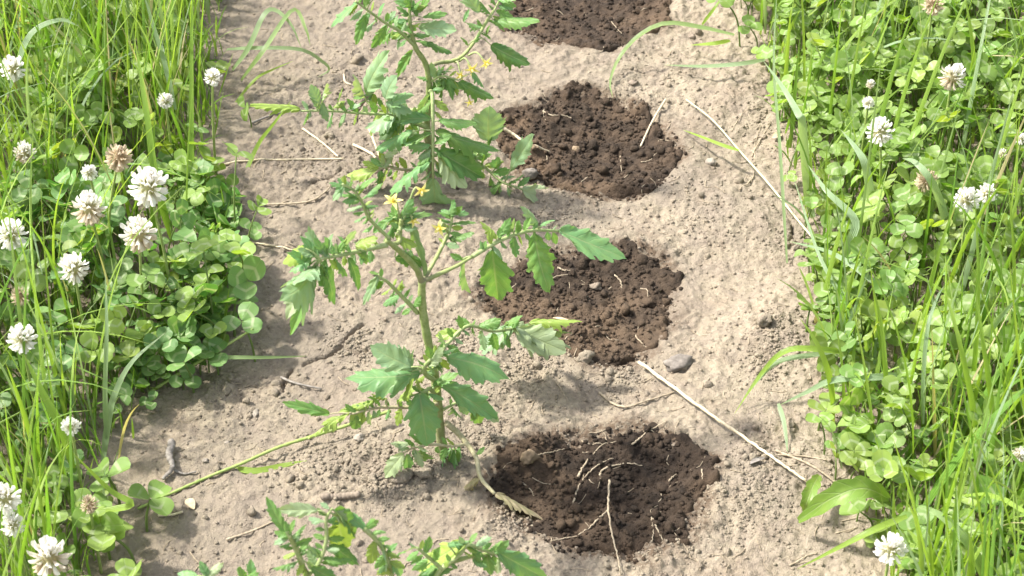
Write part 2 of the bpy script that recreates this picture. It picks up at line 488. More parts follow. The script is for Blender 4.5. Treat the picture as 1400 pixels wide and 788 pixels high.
# the dug spots filled with moist dark soil
hole_labels = ['patch of dark crumbly soil crossed by pale roots, nearest the camera',
               'patch of dark soil under the right branch of the middle tomato plant',
               'round dark soil patch beside the far tomato plant, with a straw at its right rim',
               'dark soil patch cut off by the top edge of the picture']
holes = []
PATCH_TINT = [(.82, .82, .82), (1.18, 1.2, 1.2), (1.32, 1.32, 1.3), (1.2, 1.2, 1.2)]
DARKH = []
for P, lab in zip(HOLES, hole_labels):
    lo, hi = P.min(0) - .014, P.max(0) + .014
    xs, ys = np.arange(lo[0], hi[0], .0014), np.arange(lo[1], hi[1], .0014)
    x, y = np.meshgrid(xs, ys)
    d = polydist(x, y, P) + .016 * rnoise(x, y, .028, .5) + .009 * rnoise(x, y, .009, 1.5) + .003 * rnoise(x, y, .004, 1.1)
    z = smooth_ground(x, y) + hole_depth(x, y) + .004 * rnoise(x, y, .03, 1.3) + .003 * rnoise(x, y, .013, 1.9) + .0016 * rnoise(x, y, .006, .4) + .0009 * rnoise(x, y, .003, 1.4)
    dd, h = worley(x, y, .013, 5); z += .0042 * np.clip(h - .35, 0, 1) * np.sqrt(np.clip(1 - dd * 1.5, 0, 1))
    dd, h = worley(x, y, .0062, 6); z += .0036 * np.clip(h - .2, 0, 1) * np.sqrt(np.clip(1 - dd * 1.5, 0, 1))
    dd, h = worley(x, y, .0036, 7); z += .0016 * h * np.clip(1 - dd * 1.3, 0, 1)
    z += .0015 + np.clip(d * .35, -.012, .003) - .012 * sstep(.0, -.006, d)
    keep = (d > -.010)
    q = grid_quads(*x.shape)
    k4 = keep.ravel()[q].all(1)
    used = np.unique(q[k4]); remap = np.full(x.size, -1); remap[used] = np.arange(len(used))
    V = np.stack([x, y, z], -1).reshape(-1, 3)[used]
    c = np.array([P[:, 0].mean(), P[:, 1].mean(), 0])
    o = obj('soil_patch', MB().add(V - c, remap[q[k4]]).mesh('soil_patch', M_DARK))
    o.location = c
    o.color = (*PATCH_TINT[len(holes)], 1)
    tag(o, lab, 'soil patch', 'dug dark soil patches along the row')
    holes.append(o); DARKH.append((xs, ys, z, d))
def surf(x, y):
    """top of ground or dark soil"""
    z = float(H(x, y))
    for xs, ys, zz, d in DARKH:
        if xs[0] < x < xs[-1] and ys[0] < y < ys[-1]:
            z = max(z, float(zz[np.searchsorted(ys, y) - 1, np.searchsorted(xs, x) - 1]) if d[np.searchsorted(ys, y) - 1, np.searchsorted(xs, x) - 1] > -.004 else -1)
    return z
def lie(px, py, lift=0.0):
    p = gp(px, py)
    for _ in range(3): p = gp(px, py, surf(p[0], p[1]) + lift)
    return p

# ------------------------------------------------------------------ clods and crumbs
def ico(sub):
    bm = bmesh.new(); bmesh.ops.create_icosphere(bm, subdivisions=sub, radius=1)
    v = np.array([x.co[:] for x in bm.verts]); t = np.array([[a.index for a in f.verts] for f in bm.faces]); bm.free()
    return v, t
ICO1, ICO2, ICO3 = ico(1), ico(2), ico(3)
def lump(seed, base=ICO2, amp=.45, flat=.75):
    g = np.random.default_rng(seed); v, t = base
    v = v.copy(); r = np.ones(len(v))
    for _ in range(9):
        d = norm(g.normal(size=3)); r += amp * .28 * np.clip(v @ d - .1, -.3, 1) * g.normal()
        r = np.where(v @ d > .62, np.minimum(r, (.72 + .2 * g.random()) / np.maximum(v @ d, .62)), r)   # chipped faces
    r *= 1 + .08 * g.normal(size=len(v))
    if base is not ICO1:
        for _ in range(7):
            d = g.normal(size=3); r += .055 * np.sin(v @ d * g.uniform(2, 5) + g.uniform(0, 6))
    v = v * r[:, None]
    v[:, 2] *= flat
    return v, t
CLODS = []
for s in range(8):
    v, t = lump(100 + s)
    CLODS.append((MB().add(v, t=t).mesh('clod', M_SOIL), MB().add(v, t=t).mesh('dark_clod', M_DARK)))
def rot(g):
    q = g.normal(size=4); q /= np.linalg.norm(q)
    from mathutils import Quaternion
    return Quaternion(q).to_matrix().to_4x4()
CLUSTERS = [(1060, 470, 40), (1050, 500, 30), (560, 655, 40), (530, 670, 25), (500, 640, 40), (590, 640, 35), (660, 600, 30), (500, 250, 45), (440, 230, 45), (1090, 330, 40),
            (1040, 640, 45), (1030, 700, 50), (900, 740, 60), (700, 520, 60), (850, 520, 40), (760, 300, 40), (480, 480, 30), (620, 470, 30), (960, 300, 60), (1060, 160, 50),
            (430, 640, 50), (730, 500, 30), (480, 120, 50), (700, 720, 30), (300, 560, 60), (900, 110, 60)]
def bed_point(g):
    if g.random() < .62:
        a, b, r = CLUSTERS[g.integers(len(CLUSTERS))]
        return gp(a + g.normal() * r * .7, b + g.normal() * r * .5)
    return gp(g.uniform(180, 1200), g.uniform(-20, 800))
def in_hole(x, y):
    best, k = -9.0, -1
    for i, P in enumerate(HOLES):
        if abs(x - P[:, 0].mean()) < .14 and abs(y - P[:, 1].mean()) < .16:
            d = float(polydist(np.array([x]), np.array([y]), P)[0])
            if d > best: best, k = d, i
    return best, k
g = np.random.default_rng(21)
n = 0
while n < 150:
    p = bed_point(g)
    if not (left_edge(p[1]) - .01 < p[0] < right_edge(p[1]) + .01) or in_hole(p[0], p[1])[0] > -.006: continue
    s = .0020 + .0024 * g.random() ** 2.5
    M = Matrix.Translation((p[0], p[1], float(H(p[0], p[1])) + s * .25)) @ rot(g) @ Matrix.Scale(s, 4)
    obj('clod', CLODS[g.integers(8)][0], ground, M); n += 1
for i, (P, ho) in enumerate(zip(HOLES, holes)):
    n = 0; lo, hi = P.min(0), P.max(0)
    while n < (75 if i < 3 else 45):
        x, y = g.uniform(lo, hi)
        if float(polydist(np.array([x]), np.array([y]), P)[0]) < .002: continue
        s = .0019 + .0034 * g.random() ** 3
        M = Matrix.Translation(Vector((x, y, surf(x, y) + s * .2)) - ho.location) @ rot(g) @ Matrix.Scale(s, 4)
        obj('clod', CLODS[g.integers(8)][1], ho, M, PATCH_TINT[i]); n += 1
def crumbs(pts, sizes, seed):
    g = np.random.default_rng(seed); v, t = ICO1
    n = len(pts)
    k = 12
    V = np.stack([lump(seed + 31 * i, ICO1, .6)[0] for i in range(k)])[g.integers(k, size=n)]
    a = g.uniform(0, 2 * np.pi, n); c, s = np.cos(a)[:, None], np.sin(a)[:, None]
    V = np.stack([V[..., 0] * c - V[..., 1] * s, V[..., 0] * s + V[..., 1] * c, V[..., 2]], -1) * sizes[:, None, None] + pts[:, None]
    T = t[None] + (np.arange(n) * len(v))[:, None, None]
    return MB().add(V.reshape(-1, 3), t=T.reshape(-1, 3))
pts, sz = [], []
while len(pts) < 13000:
    p = bed_point(g)
    if not (left_edge(p[1]) - .02 < p[0] < right_edge(p[1]) + .02) or in_hole(p[0], p[1])[0] > .004: continue
    s = .0005 + .0013 * g.random() ** 3
    pts.append((p[0], p[1], float(H(p[0], p[1])) + s * .3)); sz.append(s)
tag(obj('soil_crumbs', crumbs(np.array(pts), np.array(sz), 5).mesh('soil_crumbs', M_SOIL), ground), kind='stuff')
for i, (P, ho) in enumerate(zip(HOLES, holes)):
    pts, sz = [], []; lo, hi = P.min(0) - .012, P.max(0) + .012
    while len(pts) < 1300:
        x, y = g.uniform(lo, hi)
        dd = float(polydist(np.array([x]), np.array([y]), P)[0])
        if dd < -.006 or (dd < 0 and g.random() < .5): continue
        s = .0007 + .0018 * g.random() ** 2.5
        pts.append((x, y, surf(x, y) + s * .3)); sz.append(s)
    tag(obj('soil_crumbs', crumbs(np.array(pts) - np.array(ho.location), np.array(sz), 50 + i).mesh('soil_crumbs', M_DARK), ho, None, PATCH_TINT[i]), kind='stuff')

# short dry fibres strewn over the bed
mb = MB(); g = np.random.default_rng(58)
for _ in range(420):
    p = gp(g.uniform(190, 1180), g.uniform(0, 790))
    if not (left_edge(p[1]) - .01 < p[0] < right_edge(p[1]) + .01): continue
    L, a, b = g.uniform(.004, .016), g.uniform(0, 6.28), g.normal() * .8
    pts = []
    for t in (0, .5, 1):
        x, y = p[0] + math.cos(a + b * t) * L * t, p[1] + math.sin(a + b * t) * L * t
        pts.append((x, y, surf(x, y) + .0006))
    mb.tube(spline(pts, 5), g.uniform(.00018, .0004), 4)
tag(obj('plant_litter', mb.mesh('plant_litter', M_ROOT), ground), kind='stuff')

# ------------------------------------------------------------------ tomato plants
def leaflet_mesh(seed, lobes=4.0, curl=.25, fold=.35, droop=.35, lob=.30, nv=60, nu=5):
    """unit-long toothed leaflet along +Y, upper side +Z"""
    g = np.random.default_rng(seed)
    v = np.linspace(0, 1, nv)
    u = np.linspace(-1, 1, 2 * nu + 1)
    prof = v ** .62 * (1 - v) ** 1.05
    prof /= prof.max()
    ph = g.uniform(0, 1, 2)
    half = np.zeros((nv, 2 * nu + 1)); fwd = half.copy()
    for s, sl_ in ((-1, slice(0, nu)), (1, slice(nu + 1, None))):
        p = ph[0 if s < 0 else 1]
        saw = ((v ** .9 * lobes + p) % 1.0)
        tooth = np.where(saw < .7, saw / .7, (1 - saw) / .3)
        saw2 = ((v * lobes * 2.7 + p * 2) % 1.0)
        tooth2 = np.where(saw2 < .7, saw2 / .7, (1 - saw2) / .3)
        tooth = tooth * (.7 + .6 * np.sin(v * 9 + p * 20) ** 2)
        env = sstep(0, .12, v) * (1 - .6 * sstep(.6, 1, v))
        k = 1 - lob * env * (1 - tooth) - .13 * env * (1 - tooth2)
        half[:, sl_] = (prof * k)[:, None]
        fwd[:, sl_] = (env * (.11 * tooth + .05))[:, None]
    uu = u[None, :]
    x = uu * half * .5
    y = v[:, None] + np.abs(uu) ** 1.4 * fwd
    asym = g.normal() * .05
    x = x + asym * np.sin(v * np.pi)[:, None]
    r = np.abs(x)
    z = fold * r - curl * 1.6 * r ** 2 * 2 - droop * (v[:, None] ** 2) * .5
    z = z + .05 * np.sin(2 * np.pi * (v[:, None] * lobes + ph[0] - .6 * np.abs(uu))) * np.abs(uu) * (1 - v[:, None]) * 1.2
    z = z + .03 * g.normal() * np.sin(v[:, None] * 7 + g.uniform(0, 6)) * uu
    tw = g.normal() * .35
    a = tw * v[:, None]
    x, z = x * np.cos(a) - z * np.sin(a) * .5, z + x * np.sin(a)
    V = np.stack([x, y, z], -1).reshape(-1, 3)
    A = np.stack([np.broadcast_to(uu, x.shape), np.broadcast_to(v[:, None], x.shape), np.zeros(x.shape)], -1)
    return MB().add(V, grid_quads(nv, 2 * nu + 1), a=A.reshape(-1, 3)).mesh('leaflet', M_TOM)
LEAFLETS = [leaflet_mesh(300 + i, lobes=[3.4, 4.3, 5.0, 3.8][i % 4], curl=[.2, .5, .9, .35][i % 4], fold=[.25, .5, .3, .7][(i // 2) % 4],
                         droop=[.2, .5, .8, .1][(i // 3) % 4], lob=[.26, .16, .30, .20][i % 4]) for i in range(14)]
CURLED = [leaflet_mesh(400 + i, lobes=5.5, curl=.9, fold=.55, droop=.35, lob=.3) for i in range(4)]
TINT = {'g': (.145, .290, .080), 'd': (.100, .220, .062), 'p': (.235, .360, .200), 'y': (.265, .370, .075), 'b': (.36, .29, .19), 'm': (.150, .305, .120), 'w': (.340, .420, .250)}  # y: yellow of backlit leaflets put into the leaf colour
g3 = np.random.default_rng(77)

def leaf(plant, Y, rach, leaflets, r=.0013, mat=None, name='leaf'):
    """rach: (px, py, dy) points; leaflets: (bx, by, tx, ty, width ratio, tint, [roll, dy of the tip])"""
    base = np.array(plant.location)
    pts = np.array([at(a, b, Y + c) for a, b, c in rach])
    cur = spline(pts, 6 * len(pts))
    mb = MB()
    mb.tube(cur - base, np.linspace(r * 1.15, r * .65, len(cur)), 7)
    px = np.array([project(p) for p in cur])
    sub = []
    r *= .66
    leaflets = list(leaflets)
    if name == 'leaf':
        for k in range(3, len(cur) - 2, 3):             # the tiny leaflets between the large ones
            for sgn in (-1, 1):
                big = plant.name != 'tomato_plant'
                if g3.random() < (.85 if big else .78):
                    c_ = px[k]; t_ = px[k + 1] - px[k - 1]; t_ = t_ / max(np.hypot(*t_), 1e-6); s_ = g3.uniform(9, 24) if big else g3.uniform(8, 20)
                    d_ = np.array([-t_[1], t_[0]]) * sgn + t_ * .5 + np.array([0, .25])
                    b_ = c_ + d_ * 2; leaflets.append((b_[0], b_[1], b_[0] + d_[0] * s_, b_[1] + d_[1] * s_, .5, 'gmgpy'[g3.integers(5)]))
    for L in leaflets:
        bx, by, tx, ty, ratio, tint = L[:6]
        roll = L[6] if len(L) > 6 else float(g3.normal() * 16)
        k = int(np.argmin((px[:, 0] - bx) ** 2 + (px[:, 1] - by) ** 2))
        yb = cur[k][1]
        dy = L[7] if len(L) > 7 else float(g3.uniform(-.35, .35)) * math.hypot(tx - bx, ty - by) * .0005
        B, T = at(bx, by, yb), at(tx, ty, yb + dy)
        if np.linalg.norm(B - cur[k]) > .0015:
            mid = (B + cur[k]) / 2 + np.array([0, 0, .001])
            mb.tube(spline([cur[k] - base, mid - base, B - base], 6), np.linspace(r * .7, r * .45, 6), 6)
        ratio *= (.90 if ratio < .45 else 1.0)
        ln = np.linalg.norm(T - B) * 1.04
        ya = norm(T - B)
        n = norm(UPV * .45 - FWD * .8 + np.array([-.15, 0, .35]) + g3.normal(size=3) * .18)
        xa = norm(np.cross(ya, n)); za = np.cross(xa, ya)
        c, s = math.cos(R(roll)), math.sin(R(roll))
        xa, za = c * xa + s * za, c * za - s * xa
        M = Matrix(((xa[0] * ln * ratio * 1.16, ya[0] * ln, za[0] * ln * .6, B[0] - base[0]), (xa[1] * ln * ratio * 1.16, ya[1] * ln, za[1] * ln * .6, B[1] - base[1]),
                    (xa[2] * ln * ratio * 1.16, ya[2] * ln, za[2] * ln * .6, B[2] - base[2]), (0, 0, 0, 1)))
        col = np.array(TINT[tint]) * g3.uniform(.88, 1.14)
        sub.append(((CURLED[g3.integers(4)] if tint in 'yb' and ratio < .36 else LEAFLETS[g3.integers(len(LEAFLETS))]), M, col))
    lo = obj(name, mb.mesh(name, mat or M_PETI), plant)
    for me, M, col in sub: obj('leaflet', me, lo, M, col)
    return lo
def project(p):
    d = np.asarray(p) - CAM; z = d @ FWD
    return np.array([700 + FPX * (d @ RGT) / z, 394 - FPX * (d @ UPV) / z])
def stalk(plant, Y, pts, r0, r1, mat, name='stem'):
    base = np.array(plant.location)
    cur = spline([at(a, b, Y + c) for a, b, c in pts], 8 * len(pts)) - base
    rad = np.linspace(r0, r1, len(cur)) * (1 + .06 * np.sin(np.arange(len(cur)) * 1.3))
    return obj(name, MB().tube(cur, rad, 10).mesh(name, mat), plant)
def flower_meshes(seed):
    g = np.random.default_rng(seed); mb = MB()
    for i in range(5):
        a = i * 2 * np.pi / 5 + g.normal() * .08; back = g.uniform(-.1, .5)
        t = np.linspace(0, 1, 7); w = .22 * np.sin(np.pi * np.clip(t * .93 + .07, 0, 1)) ** .8 * (1 - t * .45)
        z = .25 * np.sin(t * 2) - back * t ** 2; V, A = [], []
        for u in (-1, 0, 1):
            x, y = t * 1.0, u * w
            V.append(np.stack([x * np.cos(a) - y * np.sin(a), x * np.sin(a) + y * np.cos(a), z + .04 * u * u], -1)); A.append(np.stack([t * 0 + u, t, t * 0], -1))
        mb.add(np.stack(V, 1).reshape(-1, 3), grid_quads(7, 3), a=np.stack(A, 1).reshape(-1, 3))
    cone = MB().tube(np.array([(0, 0, -.05), (0, 0, .25), (0, 0, .55), (0.02, 0, .72)]), [.12, .17, .11, .03], 8, a=(0, 0, 0))
    return mb.mesh('petals', M_YEL), cone.mesh('anther_cone', M_YEL)
FLOW = [flower_meshes(i) for i in range(3)]
def flower(plant, Y, px, py, size, stem_from, dirpx=(0, 1), dy=0.0):
    """pedicel part with petals and cone under it"""
    base = np.array(plant.location)
    p = at(px, py, Y + dy); q = at(stem_from[0], stem_from[1], Y + stem_from[2])
    mid = (p + q) / 2 + np.array([0, 0, .006])
    ped = obj('flower', MB().tube(spline([q - base, mid - base, p - base], 9), np.linspace(.0008, .0006, 9), 6).mesh('flower', M_PETI), plant)
    me, cone = FLOW[g3.integers(3)]
    ax = norm(-FWD * .7 + RGT * dirpx[0] - UPV * dirpx[1] * .8)
    M = Matrix.Translation(Vector(p - base)) @ Vector(ax).to_track_quat('Z', 'Y').to_matrix().to_4x4() @ Matrix.Rotation(g3.uniform(0, 6), 4, 'Z') @ Matrix.Scale(size, 4)
    M = M @ Matrix.Scale(.6, 4); obj('petals', me, ped, M); obj('anther_cone', cone, ped, M)
    return ped

def tomato(px, py, label):
    p = on_ground(px, py) if py < 800 else np.array([*gp(px, py)[:2], 0.0])
    return tag(empty('tomato_plant', p), label, 'tomato plant', 'young tomato plants in a row'), p[1]

# --- the middle plant
A, YA = tomato(607, 622, 'middle tomato plant with forked green stem and one withered branch by the near soil patch')
stalk(A, YA, [(607, 628, 0), (602, 592, .002), (598, 545, .003), (592, 500, .002), (582, 450, 0), (577, 412, -.001), (577, 384, 0)], .0034, .0025, M_STEM)
stalk(A, YA, [(577, 386, 0), (568, 366, -.004), (549, 346, -.012), (529, 329, -.02)], .0022, .0016, M_STEM, 'branch')
stalk(A, YA, [(577, 386, 0), (598, 376, .004), (624, 364, .010), (646, 351, .016)], .0016, .0010, M_STEM, 'branch')
stalk(A, YA, [(578, 385, 0), (590, 364, .010), (603, 340, .022), (612, 320, .03)], .0015, .0011, M_STEM, 'branch')
stalk(A, YA, [(529, 331, -.02), (537, 334, -.012), (546, 330, -.006), (547, 314, -.002), (549, 300, 0)], .0014, .0015, M_STEM, 'branch')
leaf(A, YA, [(529, 335, -.02), (502, 341, -.03), (471, 348, -.045), (438, 354, -.06)], [
    (434, 364, 397, 455, .25, 'g', 25, -.02), (424, 374, 388, 404, .5, 'p', 0, -.035), (418, 340, 387, 357, .55, 'y'), (438, 362, 457, 415, .36, 'd', 20),
    (440, 348, 424, 313, .42, 'p'), (426, 352, 396, 370, .5, 'm'), (470, 346, 480, 313, .5, 'p'), (486, 336, 514, 326, .62, 'y'),
    (475, 352, 498, 398, .36, 'd'), (450, 356, 468, 368, .5, 'y'), (456, 347, 446, 326, .5, 'm'), (462, 346, 470, 330, .45, 'g'),
    (446, 350, 432, 330, .4, 'm'), (430, 366, 404, 384, .45, 'p', 0, -.03), (414, 384, 391, 420, .4, 'w', 0, -.03), (452, 352, 440, 338, .5, 'p'),
    (440, 358, 446, 382, .4, 'g'), (430, 350, 410, 340, .5, 'p'), (466, 350, 458, 334, .6, 'p'), (446, 350, 452, 322, .45, 'p'), (436, 354, 414, 326, .4, 'm'), (424, 362, 400, 346, .45, 'm'), (456, 352, 478, 374, .36, 'g'), (490, 342, 500, 362, .4, 'g'), (478, 346, 466, 324, .4, 'm')], .0016)
leaf(A, YA, [(571, 428, 0), (556, 412, -.006), (544, 400, -.010), (530, 386, -.016), (518, 379, -.02)], [
    (517, 378, 497, 415, .36, 'p'), (518, 376, 505, 372, .5, 'g'), (546, 402, 552, 390, .4, 'g'), (552, 408, 560, 396, .4, 'g'), (540, 396, 536, 404, .4, 'g')], .0014)
leaf(A, YA, [(533, 327, -.018), (510, 305, -.02), (501, 292, -.022), (494, 275, -.024), (483, 260, -.026), (468, 252, -.028)], [
    (484, 260, 452, 251, .42, 'm'), (486, 268, 463, 267, .4, 'g'), (488, 262, 508, 244, .35, 'g'), (498, 272, 520, 252, .34, 'm'), (496, 278, 510, 292, .4, 'g'),
    (494, 274, 476, 262, .4, 'g'), (474, 254, 462, 244, .5, 'm'), (498, 284, 516, 280, .4, 'm'), (490, 266, 500, 254, .4, 'y'), (504, 296, 498, 306, .5, 'g'), (480, 257, 470, 246, .5, 'p')], .0011)
leaf(A, YA, [(546, 316, -.004), (548, 306, 0), (549, 296, .002)], [
    (546, 299, 523, 328, .38, 'd'), (537, 298, 508, 316, .34, 'd'), (541, 301, 537, 280, .5, 'g'), (553, 298, 588, 291, .36, 'd'), (549, 300, 563, 275, .4, 'm'),
    (558, 306, 589, 369, .30, 'd', 40), (540, 324, 570, 334, .55, 'y'), (544, 300, 530, 290, .4, 'g'), (552, 296, 570, 284, .4, 'g'), (540, 352, 580, 363, .45, 'd', -30), (547, 298, 552, 284, .4, 'g'), (548, 302, 536, 310, .4, 'g')], .0013)
leaf(A, YA, [(603, 340, .022), (612, 322, .03), (617, 304, .034), (619, 290, .036)], [
    (617, 308, 648, 302, .34, 'd'), (615, 326, 646, 319, .5, 'd'), (617, 305, 598, 297, .34, 'g'), (616, 297, 620, 275, .5, 'm'), (614, 320, 604, 308, .4, 'g'), (619, 294, 630, 284, .5, 'g'), (613, 324, 626, 334, .4, 'd')], .0012)
leaf(A, YA, [(646, 351, .016), (676, 333, .028), (704, 321, .038), (731, 315, .046), (764, 316, .055)], [
    (764, 316, 852, 347, .52, 'm', 0), (731, 320, 750, 396, .46, 'g', 5), (673, 341, 681, 418, .44, 'g', -5), (637, 354, 628, 395, .38, 'g'), (702, 324, 705, 351, .42, 'm'),
    (679, 327, 660, 303, .5, 'y'), (681, 325, 695, 300, .42, 'g'), (702, 317, 699, 299, .5, 'm'), (734, 309, 717, 284, .5, 'p'), (738, 310, 756, 300, .5, 'm'), (748, 317, 751, 329, .5, 'm'),
    (662, 336, 652, 344, .5, 'd'), (632, 355, 617, 348, .5, 'g'), (690, 328, 700, 312, .4, 'g'), (660, 344, 664, 330, .5, 'g')], .0014)
leaf(A, YA, [(594, 520, -.002), (582, 512, -.014), (581, 501, -.02), (590, 491, -.02), (604, 486, -.016)], [
    (611, 489, 690, 515, .50, 'm', 0), (574, 510, 480, 513, .50, 'm', 10), (562, 502, 512, 474, .62, 'p', 0), (562, 508, 552, 476, .42, 'p'), (586, 500, 604, 478, .5, 'w'), (566, 516, 530, 524, .5, 'y'), (570, 506, 545, 492, .5, 'p'), (598, 487, 622, 477, .5, 'm')], .0016)
leaf(A, YA, [(598, 545, 0), (588, 532, -.012), (580, 536, -.02), (574, 538, -.024)], [
    (600, 525, 683, 565, .44, 'm', -6), (573, 536, 584, 608, .56, 'm', 4), (553, 548, 563, 520, .5, 'y'), (592, 528, 622, 510, .5, 'g'), (586, 540, 606, 546, .5, 'm'), (574, 534, 570, 518, .4, 'y')], .0015)
leaf(A, YA, [(599, 552, 0), (560, 557, -.008), (522, 557, -.015), (504, 560, -.02), (481, 566, -.024)], [
    (512, 549, 464, 560, .34, 'y'), (478, 565, 422, 593, .34, 'y'), (450, 566, 391, 551, .30, 'g', 30), (529, 546, 509, 540, .4, 'y'), (545, 549, 564, 530, .55, 'y'), (500, 556, 480, 556, .4, 'y'), (466, 570, 440, 580, .4, 'y')], .0012, M_DRYP)
leaf(A, YA, [(594, 492, 0), (612, 470, .03), (640, 446, .05), (673, 453, .06), (704, 450, .075), (740, 455, .09)], [
    (704, 450, 652, 469, .78, 'p', 0), (702, 446, 776, 470, .78, 'w', 0), (724, 441, 790, 435, .36, 'y', 0), (642, 443, 624, 438, .6, 'g'), (630, 456, 596, 458, .5, 'y'), (655, 446, 682, 436, .45, 'g'), (690, 446, 712, 432, .5, 'g'), (716, 452, 776, 452, .35, 'p'), (706, 452, 770, 480, .62, 'w', -25, -.01), (700, 450, 662, 474, .6, 'p', 20, -.01), (700, 449, 744, 482, .55, 'w', 20, -.01)], .0013)
leaf(A, YA, [(606, 560, 0), (632, 548, .01), (648, 552, .015)], [(648, 554, 658, 582, .5, 'g'), (656, 554, 682, 576, .55, 'w'), (640, 552, 652, 566, .5, 'g')], .0010)
leaf(A, YA, [(610, 578, 0), (626, 592, .0), (638, 606, -.006), (651, 626, -.016), (657, 653, -.034), (676, 675, -.046)], [
    (677, 675, 738, 704, .36, 'b', 15, -.01), (656, 654, 621, 677, .30, 'b'), (652, 622, 662, 612, .5, 'g')], .0019, M_DRYP, 'withered_leaf')
leaf(A, YA, [(638, 607, -.006), (618, 610, -.010), (591, 608, -.016), (566, 612, -.02), (552, 620, -.022)], [
    (552, 620, 525, 652, .52, 'w'), (567, 615, 578, 638, .5, 'w'), (560, 608, 536, 606, .5, 'w'), (617, 614, 596, 632, .62, 'm'), (622, 616, 614, 646, .5, 'm'), (566, 610, 585, 618, .4, 'w')], .0010, M_DRYP)
for a in [(537, 276, .0115, (546, 296, 0), (0, -.6)), (565, 302, .008, (552, 300, 0), (.4, .2)), (601, 312, .010, (612, 318, .03), (-.3, .4)), (576, 260, .0095, (560, 276, .0), (.2, .7))]:
    flower(A, YA, *a)

# --- the far plant
B, YB = tomato(588, 246, 'bushy far tomato plant with yellow flowers, left of the round soil patch')
stalk(B, YB, [(588, 252, 0), (586, 200, .002), (584, 168, .002), (587, 118, 0), (582, 88, 0), (568, 65, -.004), (562, 42, -.004), (560, 18, 0), (562, -6, .002)], .0032, .0011, M_STEM)
stalk(B, YB, [(586, 92, 0), (600, 86, .004), (617, 84, .010), (633, 76, .014), (648, 58, .02), (663, 33, .026), (675, 15, .03)], .0017, .0010, M_STEM, 'branch')
leaf(B, YB, [(588, 124, 0), (591, 130, -.014), (592, 165, -.026), (592, 205, -.034), (592, 244, -.038)], [
    (592, 244, 593, 310, .44, 'p', -10), (596, 180, 678, 204, .34, 'g', 0), (598, 208, 663, 239, .45, 'd', 0), (600, 166, 648, 168, .4, 'g'), (590, 183, 545, 199, .4, 'g'), (588, 220, 527, 255, .46, 'm', 0),
    (590, 163, 532, 161, .36, 'm'), (598, 212, 640, 252, .5, 'w'), (588, 200, 556, 196, .45, 'm'), (564, 180, 516, 205, .42, 'm'), (596, 224, 612, 246, .5, 'p'), (594, 196, 616, 186, .5, 'g'), (590, 212, 570, 224, .5, 'g')], .0016)
leaf(B, YB, [(585, 176, 0), (560, 166, -.01), (545, 160, -.016), (530, 156, -.022)], [
    (541, 158, 501, 172, .72, 'p', 0), (530, 146, 561, 128, .6, 'm'), (528, 140, 562, 152, .6, 'p'), (527, 136, 538, 105, .78, 'p', 0), (550, 162, 520, 190, .55, 'p'), (556, 164, 575, 180, .5, 'g')], .0013)
leaf(B, YB, [(584, 172, 0), (550, 160, .0), (520, 156, -.004), (490, 155, -.008), (450, 152, -.014), (411, 152, -.022)], [
    (411, 150, 346, 143, .30, 'y', 20), (440, 142, 447, 115, .72, 'w'), (440, 140, 449, 166, .42, 'p'), (436, 140, 426, 118, .55, 'p'), (425, 151, 419, 162, .6, 'p'), (462, 142, 467, 121, .5, 'g'), (456, 148, 470, 138, .5, 'y'), (470, 153, 488, 152, .5, 'p'),
    (476, 150, 490, 143, .5, 'p')], .0012)
leaf(B, YB, [(578, 150, 0), (530, 150, .012), (505, 142, .02), (498, 130, .022)], [(500, 129, 516, 76, .50, 'p', 0), (498, 132, 484, 104, .55, 'w'), (504, 136, 514, 118, .5, 'w')], .0012)
leaf(B, YB, [(586, 232, 0), (550, 232, -.012), (530, 228, -.018), (516, 233, -.022)], [(516, 233, 476, 238, .50, 'y', 0), (526, 216, 546, 200, .6, 'w'), (522, 230, 536, 214, .5, 'w'), (530, 232, 522, 214, .5, 'w'), (560, 236, 548, 250, .5, 'm')], .0012, M_DRYP)
leaf(B, YB, [(588, 214, 0), (625, 208, .004), (659, 226, .0), (685, 248, -.008), (714, 259, -.012)], [
    (668, 192, 669, 151, .78, 'p', 0), (698, 232, 727, 187, .45, 'p', 0), (679, 231, 681, 216, .75, 'm'), (714, 260, 766, 281, .58, 'w', 0), (688, 250, 640, 275, .36, 'g', -20), (660, 226, 668, 192, .1, 'g'), (640, 212, 664, 206, .45, 'g')], .0013)
leaf(B, YB, [(568, 64, -.004), (545, 42, -.014), (529, 33, -.02), (505, 16, -.03), (486, 2, -.036)], [
    (565, 68, 539, 106, .30, 'g', 35), (529, 34, 508, 67, .36, 'g', 30), (500, 20, 487, 59, .38, 'g', 25), (490, 5, 449, 28, .46, 'm'), (562, 50, 529, 47, .36, 'g'), (546, 54, 543, 68, .4, 'p'), (563, 46, 533, 23, .28, 'g'), (513, 22, 512, 32, .6, 'g'),
    (510, 0, 540, -10, .4, 'g'), (530, 30, 540, 16, .5, 'p')], .0012)
leaf(B, YB, [(562, 44, -.004), (560, 24, -.004), (562, 6, 0)], [
    (560, 22, 545, 8, .4, 'd'), (575, 16, 588, -10, .4, 'g'), (570, 23, 564, 4, .4, 'd'), (578, 24, 610, 19, .4, 'g'), (573, 38, 621, 40, .52, 'p', 0), (584, 58, 616, 72, .4, 'd'), (556, 28, 544, 30, .5, 'd'), (558, 34, 570, 42, .5, 'g'), (572, 30, 592, 28, .5, 'g'),
    (562, 12, 550, -6, .5, 'g'), (566, 48, 588, 48, .5, 'g'), (560, 14, 574, 2, .5, 'd'), (566, 56, 596, 64, .4, 'g')], .0010)
